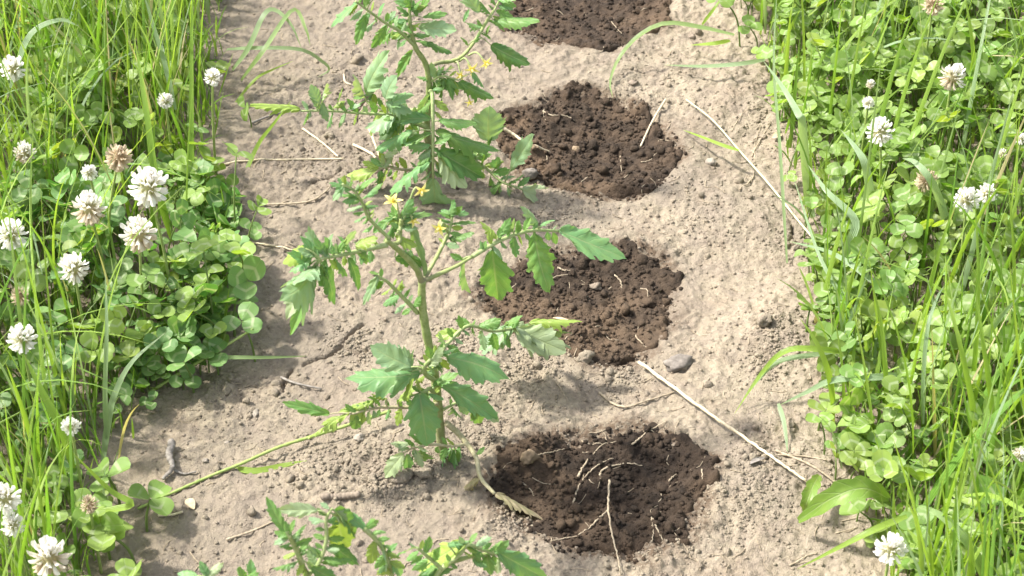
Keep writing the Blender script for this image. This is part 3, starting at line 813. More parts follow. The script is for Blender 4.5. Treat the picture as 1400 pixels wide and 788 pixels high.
leaf(B, YB, [(650, 55, .02), (664, 33, .026), (676, 14, .03), (684, -2, .034)], [
    (671, 62, 722, 86, .48, 'd', 0), (675, 28, 733, 27, .40, 'g', 0), (656, 16, 636, -18, .5, 'p'), (680, 0, 712, -8, .5, 'g'), (665, 48, 668, 36, .5, 'g'), (634, 30, 640, 14, .4, 'm'), (640, 62, 630, 52, .5, 'g'), (648, 60, 655, 44, .4, 'd'), (660, 38, 640, 32, .35, 'm')], .0011)
leaf(B, YB, [(588, 112, 0), (604, 104, -.006), (627, 110, -.010)], [(627, 112, 673, 133, .40, 'd', 0), (645, 100, 661, 119, .5, 'm'), (603, 106, 606, 141, .4, 'g'), (612, 108, 618, 136, .4, 'd'), (590, 110, 571, 104, .45, 'd'), (592, 112, 600, 128, .45, 'd'),
    (596, 106, 606, 92, .4, 'g'), (610, 106, 634, 122, .4, 'g'), (600, 100, 616, 96, .4, 'd')], .0010)
for a in [(645, 94, .011, (628, 84, .012), (.2, .8)), (664, 86, .0105, (640, 76, .014), (.5, .7)), (630, 103, .009, (622, 86, .012), (-.1, .9)), (642, 140, .007, (630, 116, .006), (0, 1))]:
    flower(B, YB, *a)

# --- the near plant, cut by the lower edge
C, YC = tomato(500, 1085, 'tomato plant tops rising into the bottom edge, nearest the camera')
stalk(C, YC, [(500, 1090, 0), (498, 1000, .002), (490, 920, .002), (470, 860, 0), (440, 815, -.004), (418, 784, -.006), (406, 752, -.008), (396, 732, -.01)], .0032, .0011, M_STEM)
stalk(C, YC, [(494, 940, 0), (510, 880, .006), (530, 830, .012), (536, 792, .014), (524, 752, .012), (498, 722, .008)], .0020, .0010, M_STEM, 'branch')
stalk(C, YC, [(496, 960, 0), (540, 880, .01), (580, 820, .02), (604, 778, .028), (640, 762, .034), (676, 757, .04)], .0020, .0011, M_STEM, 'branch')
leaf(C, YC, [(410, 764, -.008), (400, 744, -.009), (392, 728, -.010)], [
    (389, 727, 366, 685, .36, 'g'), (396, 736, 376, 727, .5, 'g'), (400, 740, 417, 719, .42, 'g'), (402, 746, 426, 737, .4, 'g'), (398, 734, 386, 712, .4, 'm'), (410, 768, 375, 778, .42, 'd'), (418, 778, 410, 806, .5, 'y'), (425, 776, 462, 796, .45, 'd'), (416, 770, 404, 786, .5, 'y'),
    (402, 750, 388, 748, .4, 'g'), (408, 760, 424, 752, .4, 'g'), (396, 728, 402, 712, .4, 'g')], .0011)
leaf(C, YC, [(420, 788, -.006), (436, 770, -.004), (446, 740, 0), (446, 712, .003), (452, 698, .004)], [
    (434, 698, 385, 694, .38, 'w', 0), (456, 697, 497, 727, .42, 'd'), (462, 708, 470, 752, .50, 'y', 0), (452, 745, 488, 772, .36, 'd'), (440, 770, 480, 765, .36, 'g'), (450, 696, 438, 688, .5, 'p'), (442, 758, 428, 750, .4, 'g'), (458, 700, 478, 716, .55, 'w')], .0012)
leaf(C, YC, [(498, 722, .008), (520, 745, .01), (533, 775, .012)], [(541, 762, 568, 745, .42, 'g'), (520, 742, 538, 778, .42, 'p'), (531, 772, 515, 785, .5, 'y'), (536, 770, 552, 790, .45, 'm'), (530, 756, 540, 744, .4, 'm'), (499, 722, 470, 700, .45, 'm'), (500, 724, 516, 712, .4, 'g')], .0014)
leaf(C, YC, [(604, 778, .028), (588, 764, .026), (570, 749, .024)], [(572, 788, 617, 779, .36, 'd'), (570, 750, 560, 742, .4, 'p')], .0012)
leaf(C, YC, [(604, 778, .028), (628, 758, .03), (640, 745, .032), (660, 752, .036), (680, 758, .04)], [
    (638, 743, 574, 778, .42, 'y', 0), (612, 746, 640, 740, .5, 'm'), (680, 755, 743, 790, .42, 'm', 0), (678, 752, 692, 744, .5, 'w'), (646, 765, 665, 775, .5, 'm'), (668, 756, 662, 748, .5, 'g'), (684, 762, 676, 784, .5, 'w')], .0013)
leaf(C, YC, [(470, 870, 0), (400, 820, -.01), (330, 795, -.02), (270, 788, -.03)], [(345, 790, 342, 769, .5, 'm'), (270, 788, 244, 784, .5, 'm'), (284, 788, 304, 771, .45, 'w'), (282, 790, 276, 774, .5, 'm'), (330, 796, 352, 784, .4, 'g')], .0011)

# ------------------------------------------------------------------ grass
def blades(base, az, ln, lean, curve, wid, tint, twist, seg=9):
    """N blades as 3-vertex-wide strips; tint goes into the third value of luv"""
    n = len(base)
    t = np.linspace(0, 1, seg)[None]
    th = lean[:, None] + curve[:, None] * t ** 1.6
    dz = np.cos(th); dr = np.sin(th)
    step = (ln / (seg - 1))[:, None]
    cz = np.concatenate([np.zeros((n, 1)), np.cumsum((dz[:, :-1] + dz[:, 1:]) / 2 * step, 1)], 1)
    cr = np.concatenate([np.zeros((n, 1)), np.cumsum((dr[:, :-1] + dr[:, 1:]) / 2 * step, 1)], 1)
    ca, sa = np.cos(az)[:, None], np.sin(az)[:, None]
    P = np.stack([base[:, :1] + cr * ca, base[:, 1:2] + cr * sa, base[:, 2:] + cz], -1)
    tan = np.stack([dr * ca, dr * sa, dz], -1)
    side = np.stack([-sa, ca, 0 * ca], -1)
    nor = np.cross(np.broadcast_to(side, tan.shape), tan)
    tw = (twist[:, None] * t)[..., None]
    sv = side * np.cos(tw) + nor * np.sin(tw); nv = nor * np.cos(tw) - side * np.sin(tw)
    wv = (wid[:, None] * np.clip(.55 + 1.8 * t, 0, 1) * (1 - t ** 2.6) + .00012)[..., None]
    L = P - sv * wv * .5 + nv * wv * .16; Rr = P + sv * wv * .5 + nv * wv * .16
    V = np.stack([L, P, Rr], 2)                               # n, seg, 3, 3
    T = np.broadcast_to(t[..., None], (n, seg, 3)); U = np.broadcast_to(np.array([-1, 0, 1.]), (n, seg, 3))
    Aa = np.stack([U, T, np.broadcast_to(tint[:, None, None], (n, seg, 3))], -1)
    q = grid_quads(seg, 3)[None] + (np.arange(n) * seg * 3)[:, None, None]
    return V.reshape(-1, 3), q.reshape(-1, 4), Aa.reshape(-1, 3)

def grass_spots(side, n, g, dens):
    pts = []
    while len(pts) < n:
        y = g.uniform(-.62, .62, 4000)
        e = left_edge(y) if side < 0 else right_edge(y)
        off = g.exponential(.16, 4000) if side > 0 else g.exponential(.2, 4000)
        off = np.where(g.random(4000) < .5, g.uniform(0, .55, 4000), off)
        x = e + side * off
        z = H(x, y)
        k = g.random(4000) < dens(x, y, off)
        pts += list(np.stack([x, y, z], -1)[k])
    return np.array(pts[:n])
def pxy(P):
    d = P - CAM; z = d @ FWD
    return 700 + FPX * (d @ RGT) / z, 394 - FPX * (d @ UPV) / z
def dens_left(x, y, off):
    P = np.stack([x, y, 0 * x], -1); px, py = pxy(P)
    clump = sstep(-.16, .12, rnoise(x, y, .035, .3))
    d = .28 + .9 * sstep(330, 180, py) + .6 * sstep(170, 40, px)
    d = d * np.where(off < .03, .35, 1) * np.where((py > 290) & (py < 560) & (px > 190), .12, 1) * np.where((py > 560) & (px > 130), .4, 1)
    return np.clip(d * (.25 + .9 * clump), 0, 1)
def dens_right(x, y, off):
    P = np.stack([x, y, 0 * x], -1); px, py = pxy(P)
    clump = sstep(-.14, .14, rnoise(x, y, .03, 1.3))
    d = .16 + .5 * sstep(1250, 1430, px + .12 * (py - 400)) + .35 * sstep(40, 0, off * 1000) + .2 * sstep(200, 50, py) * sstep(1150, 1040, px)
    return np.clip(d * (.2 + .9 * clump), 0, 1)
def grow(side, n, seed, dens, hmul, label):
    g = np.random.default_rng(seed)
    b = grass_spots(side, n, g, dens)
    px, py = pxy(b)
    tall = g.random(n)
    ln = (.05 + .15 * tall ** 1.3) * hmul
    short = g.random(n) < .28
    ln = np.where(short, .03 + .05 * g.random(n), ln)
    edge_off = np.abs(b[:, 0] - (left_edge(b[:, 1]) if side < 0 else right_edge(b[:, 1])))
    ln = ln * np.clip(.45 + edge_off / .05, 0, 1)
    az = g.uniform(0, 2 * np.pi, n)
    lean = np.abs(g.normal(0, .20, n)) + .03
    flop = g.random(n) < .18
    lean = np.where(flop, lean + g.uniform(.2, .6, n), lean)
    curve = np.abs(g.normal(.25, .35, n)) + np.where(flop, g.uniform(.3, 1.2, n), 0)
    wid = g.uniform(.0011, .0034, n) * (1.2 if side > 0 else .95) * np.where(short, .7, 1) * np.where(g.random(n) < .1, 1.6, 1)
    tint = g.random(n) * .72
    r = g.random(n); tint = np.where(r < .26, g.uniform(.74, .9, n), tint); tint = np.where(r > .965, g.uniform(.94, 1, n), tint)
    toward = (np.cos(az) * side < 0) & (flop | (lean > .3)) & (edge_off < .12)
    az = np.where(toward, np.pi - az, az)
    v, q, a = blades(b, az, ln, lean, curve, wid, tint, g.normal(0, .7, n))
    o = obj('grass', MB().add(v, q, a=a).mesh('grass', M_GRS))
    return tag(o, label, 'grass', kind='stuff')
def shade_grass(side, n, seed, label):  # added under-layer, tinted dark to deepen the shade between the blades
    """short shoots close to the ground between the taller ones"""
    g = np.random.default_rng(seed)
    b = grass_spots(side, n, g, lambda x, y, off: np.where(off < .012, .2, .8))
    v, q, a = blades(b, g.uniform(0, 6.28, n), g.uniform(.012, .045, n), np.abs(g.normal(.2, .4, n)), g.uniform(0, 1.2, n), g.uniform(.0012, .003, n), g.uniform(0, .35, n), g.normal(0, .7, n), 5)
    return tag(obj('shade_fill_grass', MB().add(v, q, a=a).mesh('shade_fill_grass', M_GRS)), label, 'grass', kind='stuff')
shade_grass(-1, 6000, 31, 'short grass added under the left clover, tinted dark to deepen the shade')
shade_grass(1, 6000, 32, 'short grass added under the right clover, tinted dark to deepen the shade')
grow(-1, 6400, 11, dens_left, 1.08, 'tall bright green grass growing along the left side of the bed')
grow(1, 3900, 12, dens_right, 1.1, 'thin green grass mixed with clover along the right side of the bed')

# ------------------------------------------------------------------ clover leaves
def clover_leaf_mesh(seed, height, spread=1.0):
    """three leaflets (radius about 1.5 cm) on a bent stalk of the given height; origin at the root"""
    g = np.random.default_rng(seed); mb = MB()
    a0 = g.uniform(0, 6.28); reach = height * g.uniform(.15, .5)
    top = np.array([reach * math.cos(a0), reach * math.sin(a0), height])
    cur = spline([(0, 0, -.004), (top[0] * .25, top[1] * .25, height * .55), top], 9)
    mb.tube(cur, np.linspace(.0009, .0006, 9), 5, a=(0, 0, 0))
    nrm = norm(np.array([math.cos(a0) * .25, math.sin(a0) * .25, 1]) + g.normal(size=3) * .34 + np.array([-.12, -.05, 0]))
    X = norm(np.cross(nrm, [0.3, 1, .1])); Yv = np.cross(nrm, X)
    b0 = g.uniform(0, 6.28); cup = g.uniform(-.2, .6)
    for i in range(3):
        L = .0135 * g.uniform(.88, 1.12); a = b0 + i * 2.094 + g.normal() * .16
        d = X * math.cos(a) + Yv * math.sin(a); sdv = np.cross(nrm, d)
        el = cup + g.normal() * .18
        dd = d * math.cos(el) + nrm * math.sin(el); nn = nrm * math.cos(el) - d * math.sin(el)
        v = np.linspace(0, 1, 8); u = np.linspace(-1, 1, 7)
        hw = L * .50 * np.sin(np.pi * np.clip(v * .80 + .035, 0, 1)) ** .8 * (1 - .0 * v)
        hw[-1] = L * .24
        fold = g.uniform(.05, .75); bend = g.uniform(-.35, .25)
        uu, vv = np.meshgrid(u, v)
        yy = vv * L * (1 + .00 * uu) - (np.abs(uu) < .2) * (vv > .99) * L * .05 - (vv > .99) * uu ** 2 * L * .06 + L * .05
        xx = uu * hw[:, None]
        zz = np.abs(xx) * fold + bend * vv ** 2 * L * .5 - .10 * L * uu ** 2 * g.uniform(0, 1) + .02 * L * np.sin(uu * 5 + i)
        V = top + yy[..., None] * dd + xx[..., None] * sdv + zz[..., None] * nn
        A = np.stack([uu, vv, np.ones(uu.shape)], -1)
        mb.add(V.reshape(-1, 3), grid_quads(8, 7), a=A.reshape(-1, 3))
    return mb
HTS = [.018, .028, .040, .052, .064]
CLOVER = {h: [clover_leaf_mesh(int(h * 1e4) + i, h).mesh('clover_leaf', M_CLO) for i in range(10)] for h in HTS}
g4 = np.random.default_rng(91)
PATCHES = {}
def patch(key, px, py, label):
    p = gp(px, py)
    PATCHES[key] = tag(empty('clover_plant', (p[0], p[1], float(H(p[0], p[1])))), label, 'clover', 'clover growing beside the bed')
patch('l0', 150, 150, 'scattered clover leaves under the tall grass in the upper left corner')
patch('l1', 230, 420, 'dense blue-green clover spilling onto the soil left of the middle tomato plant')
patch('l2', 100, 700, 'clover leaves under the white flower heads in the lower left corner')
patch('r0', 1200, 130, 'bright clover clump in the upper right corner')
patch('r1', 1240, 400, 'clover mat halfway down the right side of the bed')
patch('r2', 1250, 680, 'clover mat in the lower right corner around a white flower head')
COUNT = {k: 0 for k in PATCHES}
def put_clover(x, y, h, col, sc=1.0):
    px, py = project((x, y, h * .8))
    if -40 < px < 1440 and -40 < py < 830:
        key = ('l' if x < 0 else 'r') + ('0' if py < (235 if x < 0 else 260) else '1' if py < (540 if x < 0 else 540) else '2')
        if COUNT[key] < 298:
            COUNT[key] += 1; pl = PATCHES[key]
            M = Matrix.Translation(Vector((x, y, float(H(x, y)))) - pl.location) @ Matrix.Rotation(g4.uniform(0, 6.28), 4, 'Z') @ Matrix.Scale(sc, 4)
            obj('clover_leaf', CLOVER[h][g4.integers(10)], pl, M, col)
            return
    FAR.append((x, y, h, sc))
FAR = []
def clover_tint(px):
    k = g4.uniform(.72, 1.15)
    return np.array((g4.uniform(.85, 1.15), 1.0, 1.0)) * k
n = 0; tries = 0
while n < 3000 and tries < 90000:
    tries += 1
    side = -1 if n % 5 < 2 else 1
    y = g4.uniform(-.56, .56)
    e = float(left_edge(y)) if side < 0 else float(right_edge(y))
    off = g4.uniform(-.006, .34)
    x = e + side * off
    px, py = pxy(np.array([[x, y, .03]])); px, py = px[0], py[0]
    if side < 0:
        d = .60 + .6 * float(sstep(230, 330, py)) - .35 * float(sstep(90, 0, px)) * float(sstep(560, 420, py))
        if py > 560: d = .55 if px < 170 else .25
        if py < 230: d *= float(sstep(0, .05, off))
    else:
        d = .95 - .55 * float(sstep(1330, 1420, px))
    d *= .35 + .65 * float(sstep(-.2, .05, float(rnoise(np.array(x), np.array(y), .05, .55))))
    if off < .012: d *= .5
    if g4.random() > d: continue
    hi = min(len(HTS) - 1, int(g4.beta(2, 1.5) * (1.6 + off / .012)))
    h = HTS[min(hi, 4 if side > 0 else 4)]
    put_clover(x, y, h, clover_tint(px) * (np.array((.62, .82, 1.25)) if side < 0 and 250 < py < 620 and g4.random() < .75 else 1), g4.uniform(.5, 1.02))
    n += 1
# single leaves that stray onto the bare soil
for a, b, s, c in [(350, 500, 1.1, 'b'), (300, 518, 1.1, 'b'), (322, 470, 1.3, 'b'), (338, 425, 1.3, 'b'), (332, 372, 1.25, 'b'), (312, 300, .9, 'w'), (345, 182, .8, 'n'), (1012, 70, 1.0, 'n'), (1100, 470, 1.0, 'n'),
                   (1118, 590, 1.0, 'n'), (1145, 595, 1.0, 'n'), (200, 722, 1.3, 'n'), (188, 778, 1.4, 'n'), (1128, 432, 1.0, 'n'), (266, 540, 1.1, 'b'), (240, 470, 1.2, 'b'), (1130, 500, 1., 'n'), (165, 690, 1.2, 'n'), (150, 760, 1.4, 'n'), (310, 400, 1.3, 'b'), (290, 455, 1.3, 'b'),
                   (270, 410, 1.3, 'b'), (300, 350, 1.2, 'b')]:
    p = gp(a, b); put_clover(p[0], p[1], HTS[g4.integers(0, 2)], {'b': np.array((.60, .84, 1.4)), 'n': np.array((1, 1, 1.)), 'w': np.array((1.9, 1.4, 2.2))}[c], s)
for _ in range(150):                             # low leaves that close the edge of the mat
    side = -1 if g4.random() < .6 else 1
    b = g4.uniform(255, 545) if side < 0 else g4.uniform(0, 780)
    y = gp(700, b)[1]; e = float(left_edge(y) if side < 0 else right_edge(y))
    x = e + side * g4.uniform(-.008, .045)
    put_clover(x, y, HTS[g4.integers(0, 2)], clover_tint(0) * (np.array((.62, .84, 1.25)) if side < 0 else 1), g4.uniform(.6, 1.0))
mbf = {-1: MB(), 1: MB()}
protos = [clover_leaf_mesh(7000 + i, HTS[2 + i % 3]) for i in range(9)]
for x, y, h, sc in FAR:
    pm = protos[g4.integers(9)]; v = np.concatenate(pm.v) * sc; a = g4.uniform(0, 6.28); c, s = math.cos(a), math.sin(a)
    v = np.stack([v[:, 0] * c - v[:, 1] * s + x, v[:, 0] * s + v[:, 1] * c + y, v[:, 2] + float(H(x, y))], -1)
    mbf[-1 if x < 0 else 1].add(v, np.concatenate(pm.q), np.concatenate(pm.t), np.concatenate(pm.a))
for s, t in ((-1, 'left'), (1, 'right')):
    tag(obj('clover_cover', mbf[s].mesh('clover_cover', M_CLO), color=(1, 1, 1)), 'clover ground cover running on past the %s edge of the view' % t, 'clover', kind='stuff')

# ------------------------------------------------------------------ clover flower heads
def head_mesh(seed, age):
    """globe of narrow florets, radius about 1; age 0 fresh, 1 brown: old florets at the bottom hang down"""
    g = np.random.default_rng(seed); mb = MB(); N = 92
    for i in range(N):
        f = (i + .5) / N
        el = math.pi / 2 - f * math.pi * .93 + g.normal() * .06; a = i * 2.39996 + g.normal() * .12
        old = float(np.clip((age * 2.1 - .12) - (math.sin(el) + 1) * .42 + g.normal() * .12, 0, 1))
        d = np.array([math.cos(el) * math.cos(a), math.cos(el) * math.sin(a), math.sin(el)])
        dirv = norm(d + np.array([0, 0, .45 * max(0, math.sin(el))]) - np.array([0, 0, .7 * old]))
        st = d * .30 + np.array([0, 0, .05]); L = g.uniform(.62, .86) * (1 - .1 * old); sdv = norm(np.cross(dirv, [.1, .2, 1.01])); up = np.cross(sdv, dirv)
        t = np.array([0, .35, .7, .9, 1.0]); hw = np.array([.03, .065, .12, .12, .05]) * g.uniform(.9, 1.25) * (1 - .25 * old)
        lift = np.array([0, .01, .03, .09, .14]) * g.uniform(.4, 1.4)
        C_ = st + t[:, None] * L * dirv + lift[:, None] * up
        V = np.stack([C_ - hw[:, None] * sdv - .5 * hw[:, None] * up, C_ + .35 * hw[:, None] * up, C_ + hw[:, None] * sdv - .5 * hw[:, None] * up], 1)
        A = np.stack([np.zeros((5, 3)), np.broadcast_to(t[:, None], (5, 3)), np.full((5, 3), old)], -1)
        mb.add(V.reshape(-1, 3), grid_quads(5, 3), a=A.reshape(-1, 3))
    v, t = ICO2; mb.add(v * .42, t=t, a=np.tile((0, .05, age), (len(v), 1)))
    return mb.mesh('flower_head', M_PET)
HEADS = {a: [head_mesh(int(a * 100) + i, a) for i in range(3)] for a in (.1, .45, .95)}
HEADS[.1] = [head_mesh(40 + i, .20 + .055 * i) for i in range(5)]; HEADS[.45] = [head_mesh(60 + i, .56) for i in range(4)]
def clover_flower(px, py, wpx, age, z, label, lean=(0, 0)):
    tp = gp(px, py, z); foot = np.array([tp[0] + lean[0], tp[1] + lean[1] - .0, 0]); foot[2] = float(H(foot[0], foot[1])) - .003
    e = tag(empty('clover_flower', foot), label, 'clover flower', 'clover flower heads')
    sc = wpx * .5 * np.linalg.norm(tp - CAM) / FPX
    mid = foot * .45 + tp * .55 + np.array([lean[0] * .12, lean[1] * .12, .004])
    cur = spline([foot, mid, tp], 12) - foot
    obj('stalk', MB().tube(cur, np.linspace(.0011, .0009, 12), 7).mesh('stalk', M_CSTM), e)
    ax = norm((cur[-1] - cur[-2]) * 60 + g4.normal(size=3) * .15 + np.array([0, -.15, .3]))
    M = Matrix.Translation(Vector(tp - foot)) @ Vector(ax).to_track_quat('Z', 'Y').to_matrix().to_4x4() @ Matrix.Rotation(g4.uniform(0, 6), 4, 'Z') @ Matrix.Scale(sc, 4)
    obj('flower_head', HEADS[age][g4.integers(len(HEADS[age]))], e, M)
for a in [
    (203, 256, 54, .1, .120, 'largest white clover head, tilted, in the left group of four', (.01, -.01)),
    (122, 286, 47, .45, .115, 'round white clover head with browning base, left of centre in its group', (.004, .01)),
    (190, 321, 51, .45, .110, 'white clover head with tan underside, lowest of the left group', (-.005, .0)),
    (162, 216, 40, .95, .125, 'faded brown clover head on a leaning green stalk at left', (-.022, 0)),
    (122, 236, 22, .1, .10, 'small white clover bud between the brown and the round heads', (.004, .0)),
    (101, 367, 42, .1, .10, 'white clover head below the left group, behind grass stems', (.0, .0)),
    (15, 321, 42, .1, .10, 'white clover head touching the left edge halfway up', (.0, .0)),
    (30, 464, 40, .1, .10, 'white clover head at the left edge below the middle', (.0, .0)),
    (27, 405, 28, .95, .08, 'dull brownish clover head at the left edge', (.0, .0)),
    (18, 94, 34, .1, .11, 'white clover head high at the left edge', (.01, .0)),
    (33, 209, 30, .45, .08, 'half hidden pale clover head deep in the left grass', (.0, .0)),
    (291, 106, 24, .1, .10, 'small white clover head beside the bare soil at upper left', (-.006, .0)),
    (226, 138, 22, .1, .08, 'tiny white clover head among upper left grass stems', (.0, .0)),
    (97, 583, 26, .1, .08, 'small white clover head in dark grass at lower left', (.0, .0)),
    (7, 682, 42, .1, .11, 'white clover head cut by the left edge near the bottom', (.006, .0)),
    (18, 718, 32, .1, .09, 'pinkish white clover head just below the one cut by the left edge', (.0, .0)),
    (67, 762, 58, .45, .115, 'big white clover head in the lower left corner', (.0, .01)),
    (122, 690, 26, .95, .06, 'greenish spent clover head near the lower left corner', (.0, .0)),
    (1276, 6, 32, .95, .105, 'tan clover head at the top edge on the right', (.0, .0)),
    (1302, 106, 38, .45, .105, 'white clover head upper right with drooping lower florets', (.0, .0)),
    (1203, 180, 38, .1, .090, 'round pure white clover head right of the bed, upper part', (.008, .0)),
    (1187, 141, 17, .1, .085, 'smallest white clover bud on the right', (.0, .0)),
    (1190, 115, 13, .45, .085, 'tiny pale clover bud above the smallest white bud', (.0, .0)),
    (1266, 247, 32, .95, .07, 'spent clover head half hidden in the right clover', (.0, .0)),
    (1322, 273, 34, .1, .10, 'white clover head on the right, left one of a touching pair', (.004, .0)),
    (1350, 265, 27, .1, .10, 'white clover head on the right, right one of a touching pair', (-.004, .0)),
    (1217, 751, 44, .1, .085, 'white clover head at the lower right beside a broad grass blade', (.0, .0)),
    (1394, 622, 22, .45, .085, 'pale clover head cut by the right edge', (.0, .0)),
    (1371, 210, 13, .45, .08, 'tiny clover bud in the right grass above the pair', (.0, .0)),
    (1396, 190, 16, .1, .09, 'small white clover bud at the right edge, upper part', (.0, .0))]:
    clover_flower(*a)

# ------------------------------------------------------------------ single grass blades and stalks
def hero_blade(pts, wpx, tint, label, name='grass_shoot', wave=0.0, cat='grass'):
    """pts: (px, py, z) from root to tip"""
    P = spline([gp(a, b, c) if c is not None else lie(a, b, .001) for a, b, c in pts], 18)
    n = len(P); o = P[0].copy(); t = np.linspace(0, 1, n)
    tan = np.gradient(P, axis=0)
    W = wpx * .00047 * np.clip(.5 + 3 * t, 0, 1) * (1 - t ** 3) + .0002
    V = []
    for i in range(n):
        tt = norm(tan[i]); view = norm(-FWD + np.array([0, 0, .5]))
        s = norm(np.cross(tt, view)); nn = np.cross(s, tt)
        a = .5 * math.sin(wave * t[i] * 3); s, nn = s * math.cos(a) + nn * math.sin(a), nn * math.cos(a) - s * math.sin(a)
        V += [P[i] - s * W[i] / 2 + nn * W[i] * .18, P[i], P[i] + s * W[i] / 2 + nn * W[i] * .18]
    A = np.stack([np.tile((-1, 0, 1), n), np.repeat(.15 + t * .83, 3), np.full(3 * n, tint)], -1)
    ob = obj(name, MB().add(np.array(V) - o, grid_quads(n, 3), a=A).mesh(name, M_GRS)); ob.location = o
    return tag(ob, label, cat, 'single grass shoots')
def strand(pts, r0, r1, mat, label, name, cat, group, lift=.001, jit=.0):
    """stalk, straw, twig or root along picture points; z None = lying on the soil"""
    P = spline([lie(p[0], p[1], lift + r0 * .7) if len(p) < 3 or p[2] is None else lie(*p) for p in pts], 9 * len(pts))
    if jit: P = P + np.random.default_rng(int(abs(P[0, 0]) * 1e5)).normal(size=P.shape) * jit
    for q in P: q[2] = max(q[2], surf(q[0], q[1]) + r0 * .45)
    if len(P) > 6: P[1:-1, 2] = (P[:-2, 2] + 2 * P[1:-1, 2] + P[2:, 2]) / 4
    o = P[0].copy()
    rad = np.linspace(r0, r1, len(P)) * (1 + .12 * np.sin(np.arange(len(P)) * 2.1))
    ob = obj(name, MB().tube(P - o, rad, 7).mesh(name, mat)); ob.location = o
    return tag(ob, label, cat, group)
HB = hero_blade
HB([(1112, 300, .0), (1104, 262, .02), (1096, 170, .085), (1092, 158, .092), (1070, 120, .10), (1044, 84, .10)], 15, .84, 'wide silvery grass blade leaning left over the soil at upper right')
HB([(1204, 350, .0), (1194, 300, .04), (1184, 232, .085), (1172, 206, .095), (1150, 178, .10)], 15, .86, 'silvery grass blade tilted left beside the round white clover head')
HB([(1300, 330, .03), (1286, 280, .06), (1270, 244, .085), (1250, 222, .09), (1234, 217, .086)], 14, .84, 'silver green grass blade left of the touching clover pair')
HB([(1150, 360, .02), (1162, 330, .045), (1168, 300, .06), (1130, 262, .07), (1105, 226, .07)], 14, .90, 'pale dry looking blade lying across the right clover edge')
HB([(1004, 48, .03), (960, 38, .035), (910, 32, .04), (872, 50, .03), (846, 80, .014), (834, 112, .006), (838, 134, .003)], 8, .80, 'long blade arching left from the right side to the round soil patch')
HB([(1046, 82, .02), (1010, 88, .022), (960, 91, .016), (908, 89, .008)], 8, .88, 'straight grass blade pointing left over bare soil at upper right')
HB([(998, 56, .015), (975, 60, .018), (944, 62, .008)], 8, .5, 'short grass blade pointing left below the long arching one')
HB([(960, 34, None), (975, 14, .02), (990, -8, .03)], 6, .4, 'short upright grass blade at the top edge right of the top soil patch')
HB([(1168, 484, .025), (1120, 478, .045), (1074, 480, .045), (1040, 512, .025), (1004, 566, .004)], 9, .5, 'grass blade arching left and touching the soil near the flat stone')
HB([(1180, 470, .02), (1120, 484, .04), (1066, 494, .035), (1036, 520, .02), (1010, 556, .004)], 8, .88, 'broader grass blade arching left beside a thinner one near the flat stone')
HB([(1250, 512, .03), (1200, 516, .045), (1140, 520, .04), (1104, 536, .025), (1066, 554, .012)], 10, .86, 'level blue-green grass blade above the end of the long straw')
HB([(1064, 552, .014), (1072, 580, .010), (1077, 622, .003)], 7, .86, 'short kinked blade tip hanging to the soil at the end of the level blade')
HB([(1190, 470, .0), (1160, 420, .03), (1120, 350, .05), (1084, 240, .06)], 7, .88, 'blue-green grass blade rising left along the right edge of the soil')
HB([(1250, 430, .02), (1200, 390, .04), (1140, 348, .04), (1078, 330, .02)], 10, .88, 'blue-green blade reaching left toward the soil below the long culm')
HB([(1284, 600, .01), (1296, 560, .04), (1300, 520, .06), (1313, 472, .085)], 7, .97, 'dry reddish brown grass blade standing in the right clover')
HB([(1350, 800, .03), (1338, 770, .05), (1318, 736, .07), (1284, 704, .08), (1256, 694, .078)], 15, .80, 'broad blue-green blade bending over at the lower right')
HB([(1300, 790, .02), (1270, 760, .04), (1240, 722, .05)], 14, .5, 'broad green blade beside the lower right clover head')
HB([(1240, 706, .05), (1200, 722, .05), (1160, 742, .04), (1090, 778, .008)], 9, .55, 'green blade reaching down left to the soil at the lower right')
HB([(1262, 580, .03), (1262, 520, .06), (1268, 450, .09), (1280, 410, .10), (1290, 392, .10)], 6, .85, 'tall silvery blade curving right in the right clover')
HB([(1212, 560, .02), (1210, 500, .055), (1204, 440, .085), (1190, 380, .115)], 7, .45, 'upright bright green blade in the middle of the right clover')
HB([(1340, 640, .02), (1330, 560, .07), (1312, 470, .12), (1290, 390, .15)], 9, .5, 'broad upright bright green blade far right of the bed')
HB([(1362, 650, .02), (1356, 560, .07), (1344, 470, .12), (1334, 400, .15)], 8, .42, 'broad bright green blade right of the brown dry one')
HB([(1076, 360, .0), (1066, 200, .06), (1058, 90, .10), (1062, -10, .14)], 5, .82, 'thin blue-green stem crossing the top right clover edge')
HB([(318, 96, .02), (340, 66, .04), (360, 22, .06), (376, 14, .062), (398, 34, .055), (412, 66, .04)], 9, .83, 'silvery blade arching right over the soil at the upper left')
HB([(330, 110, .02), (360, 70, .05), (400, 14, .06), (418, 40, .05), (424, 62, .04)], 8, .80, 'second silvery blade arching right at the upper left')
HB([(310, 68, .03), (350, 66, .04), (410, 68, .035), (440, 84, .022), (450, 96, .014), (434, 106, .006)], 7, .84, 'grass blade running right over the upper left soil with a hooked tip')
HB([(322, 140, .0), (350, 108, .015), (372, 96, .02), (400, 84, .02)], 5, .6, 'thin yellowish blade leaning right beside the upper left clover')
HB([(330, 250, .0), (352, 200, .02), (374, 170, .04), (398, 138, .06)], 7, .4, 'straight green blade leaning right above the left straw')
HB([(140, 640, .0), (148, 580, .03), (157, 540, .05), (180, 496, .07), (226, 455, .085)], 10, .88, 'pale broad blade bending right above the lower left clover')
HB([(100, 640, .03), (86, 590, .06), (60, 540, .085), (32, 484, .11)], 13, .4, 'broad bright green blade slanting up left at the lower left')
HB([(145, 600, .02), (144, 530, .06), (146, 450, .10), (144, 372, .13)], 7, .84, 'upright pale blue-green stem left of the dense clover')
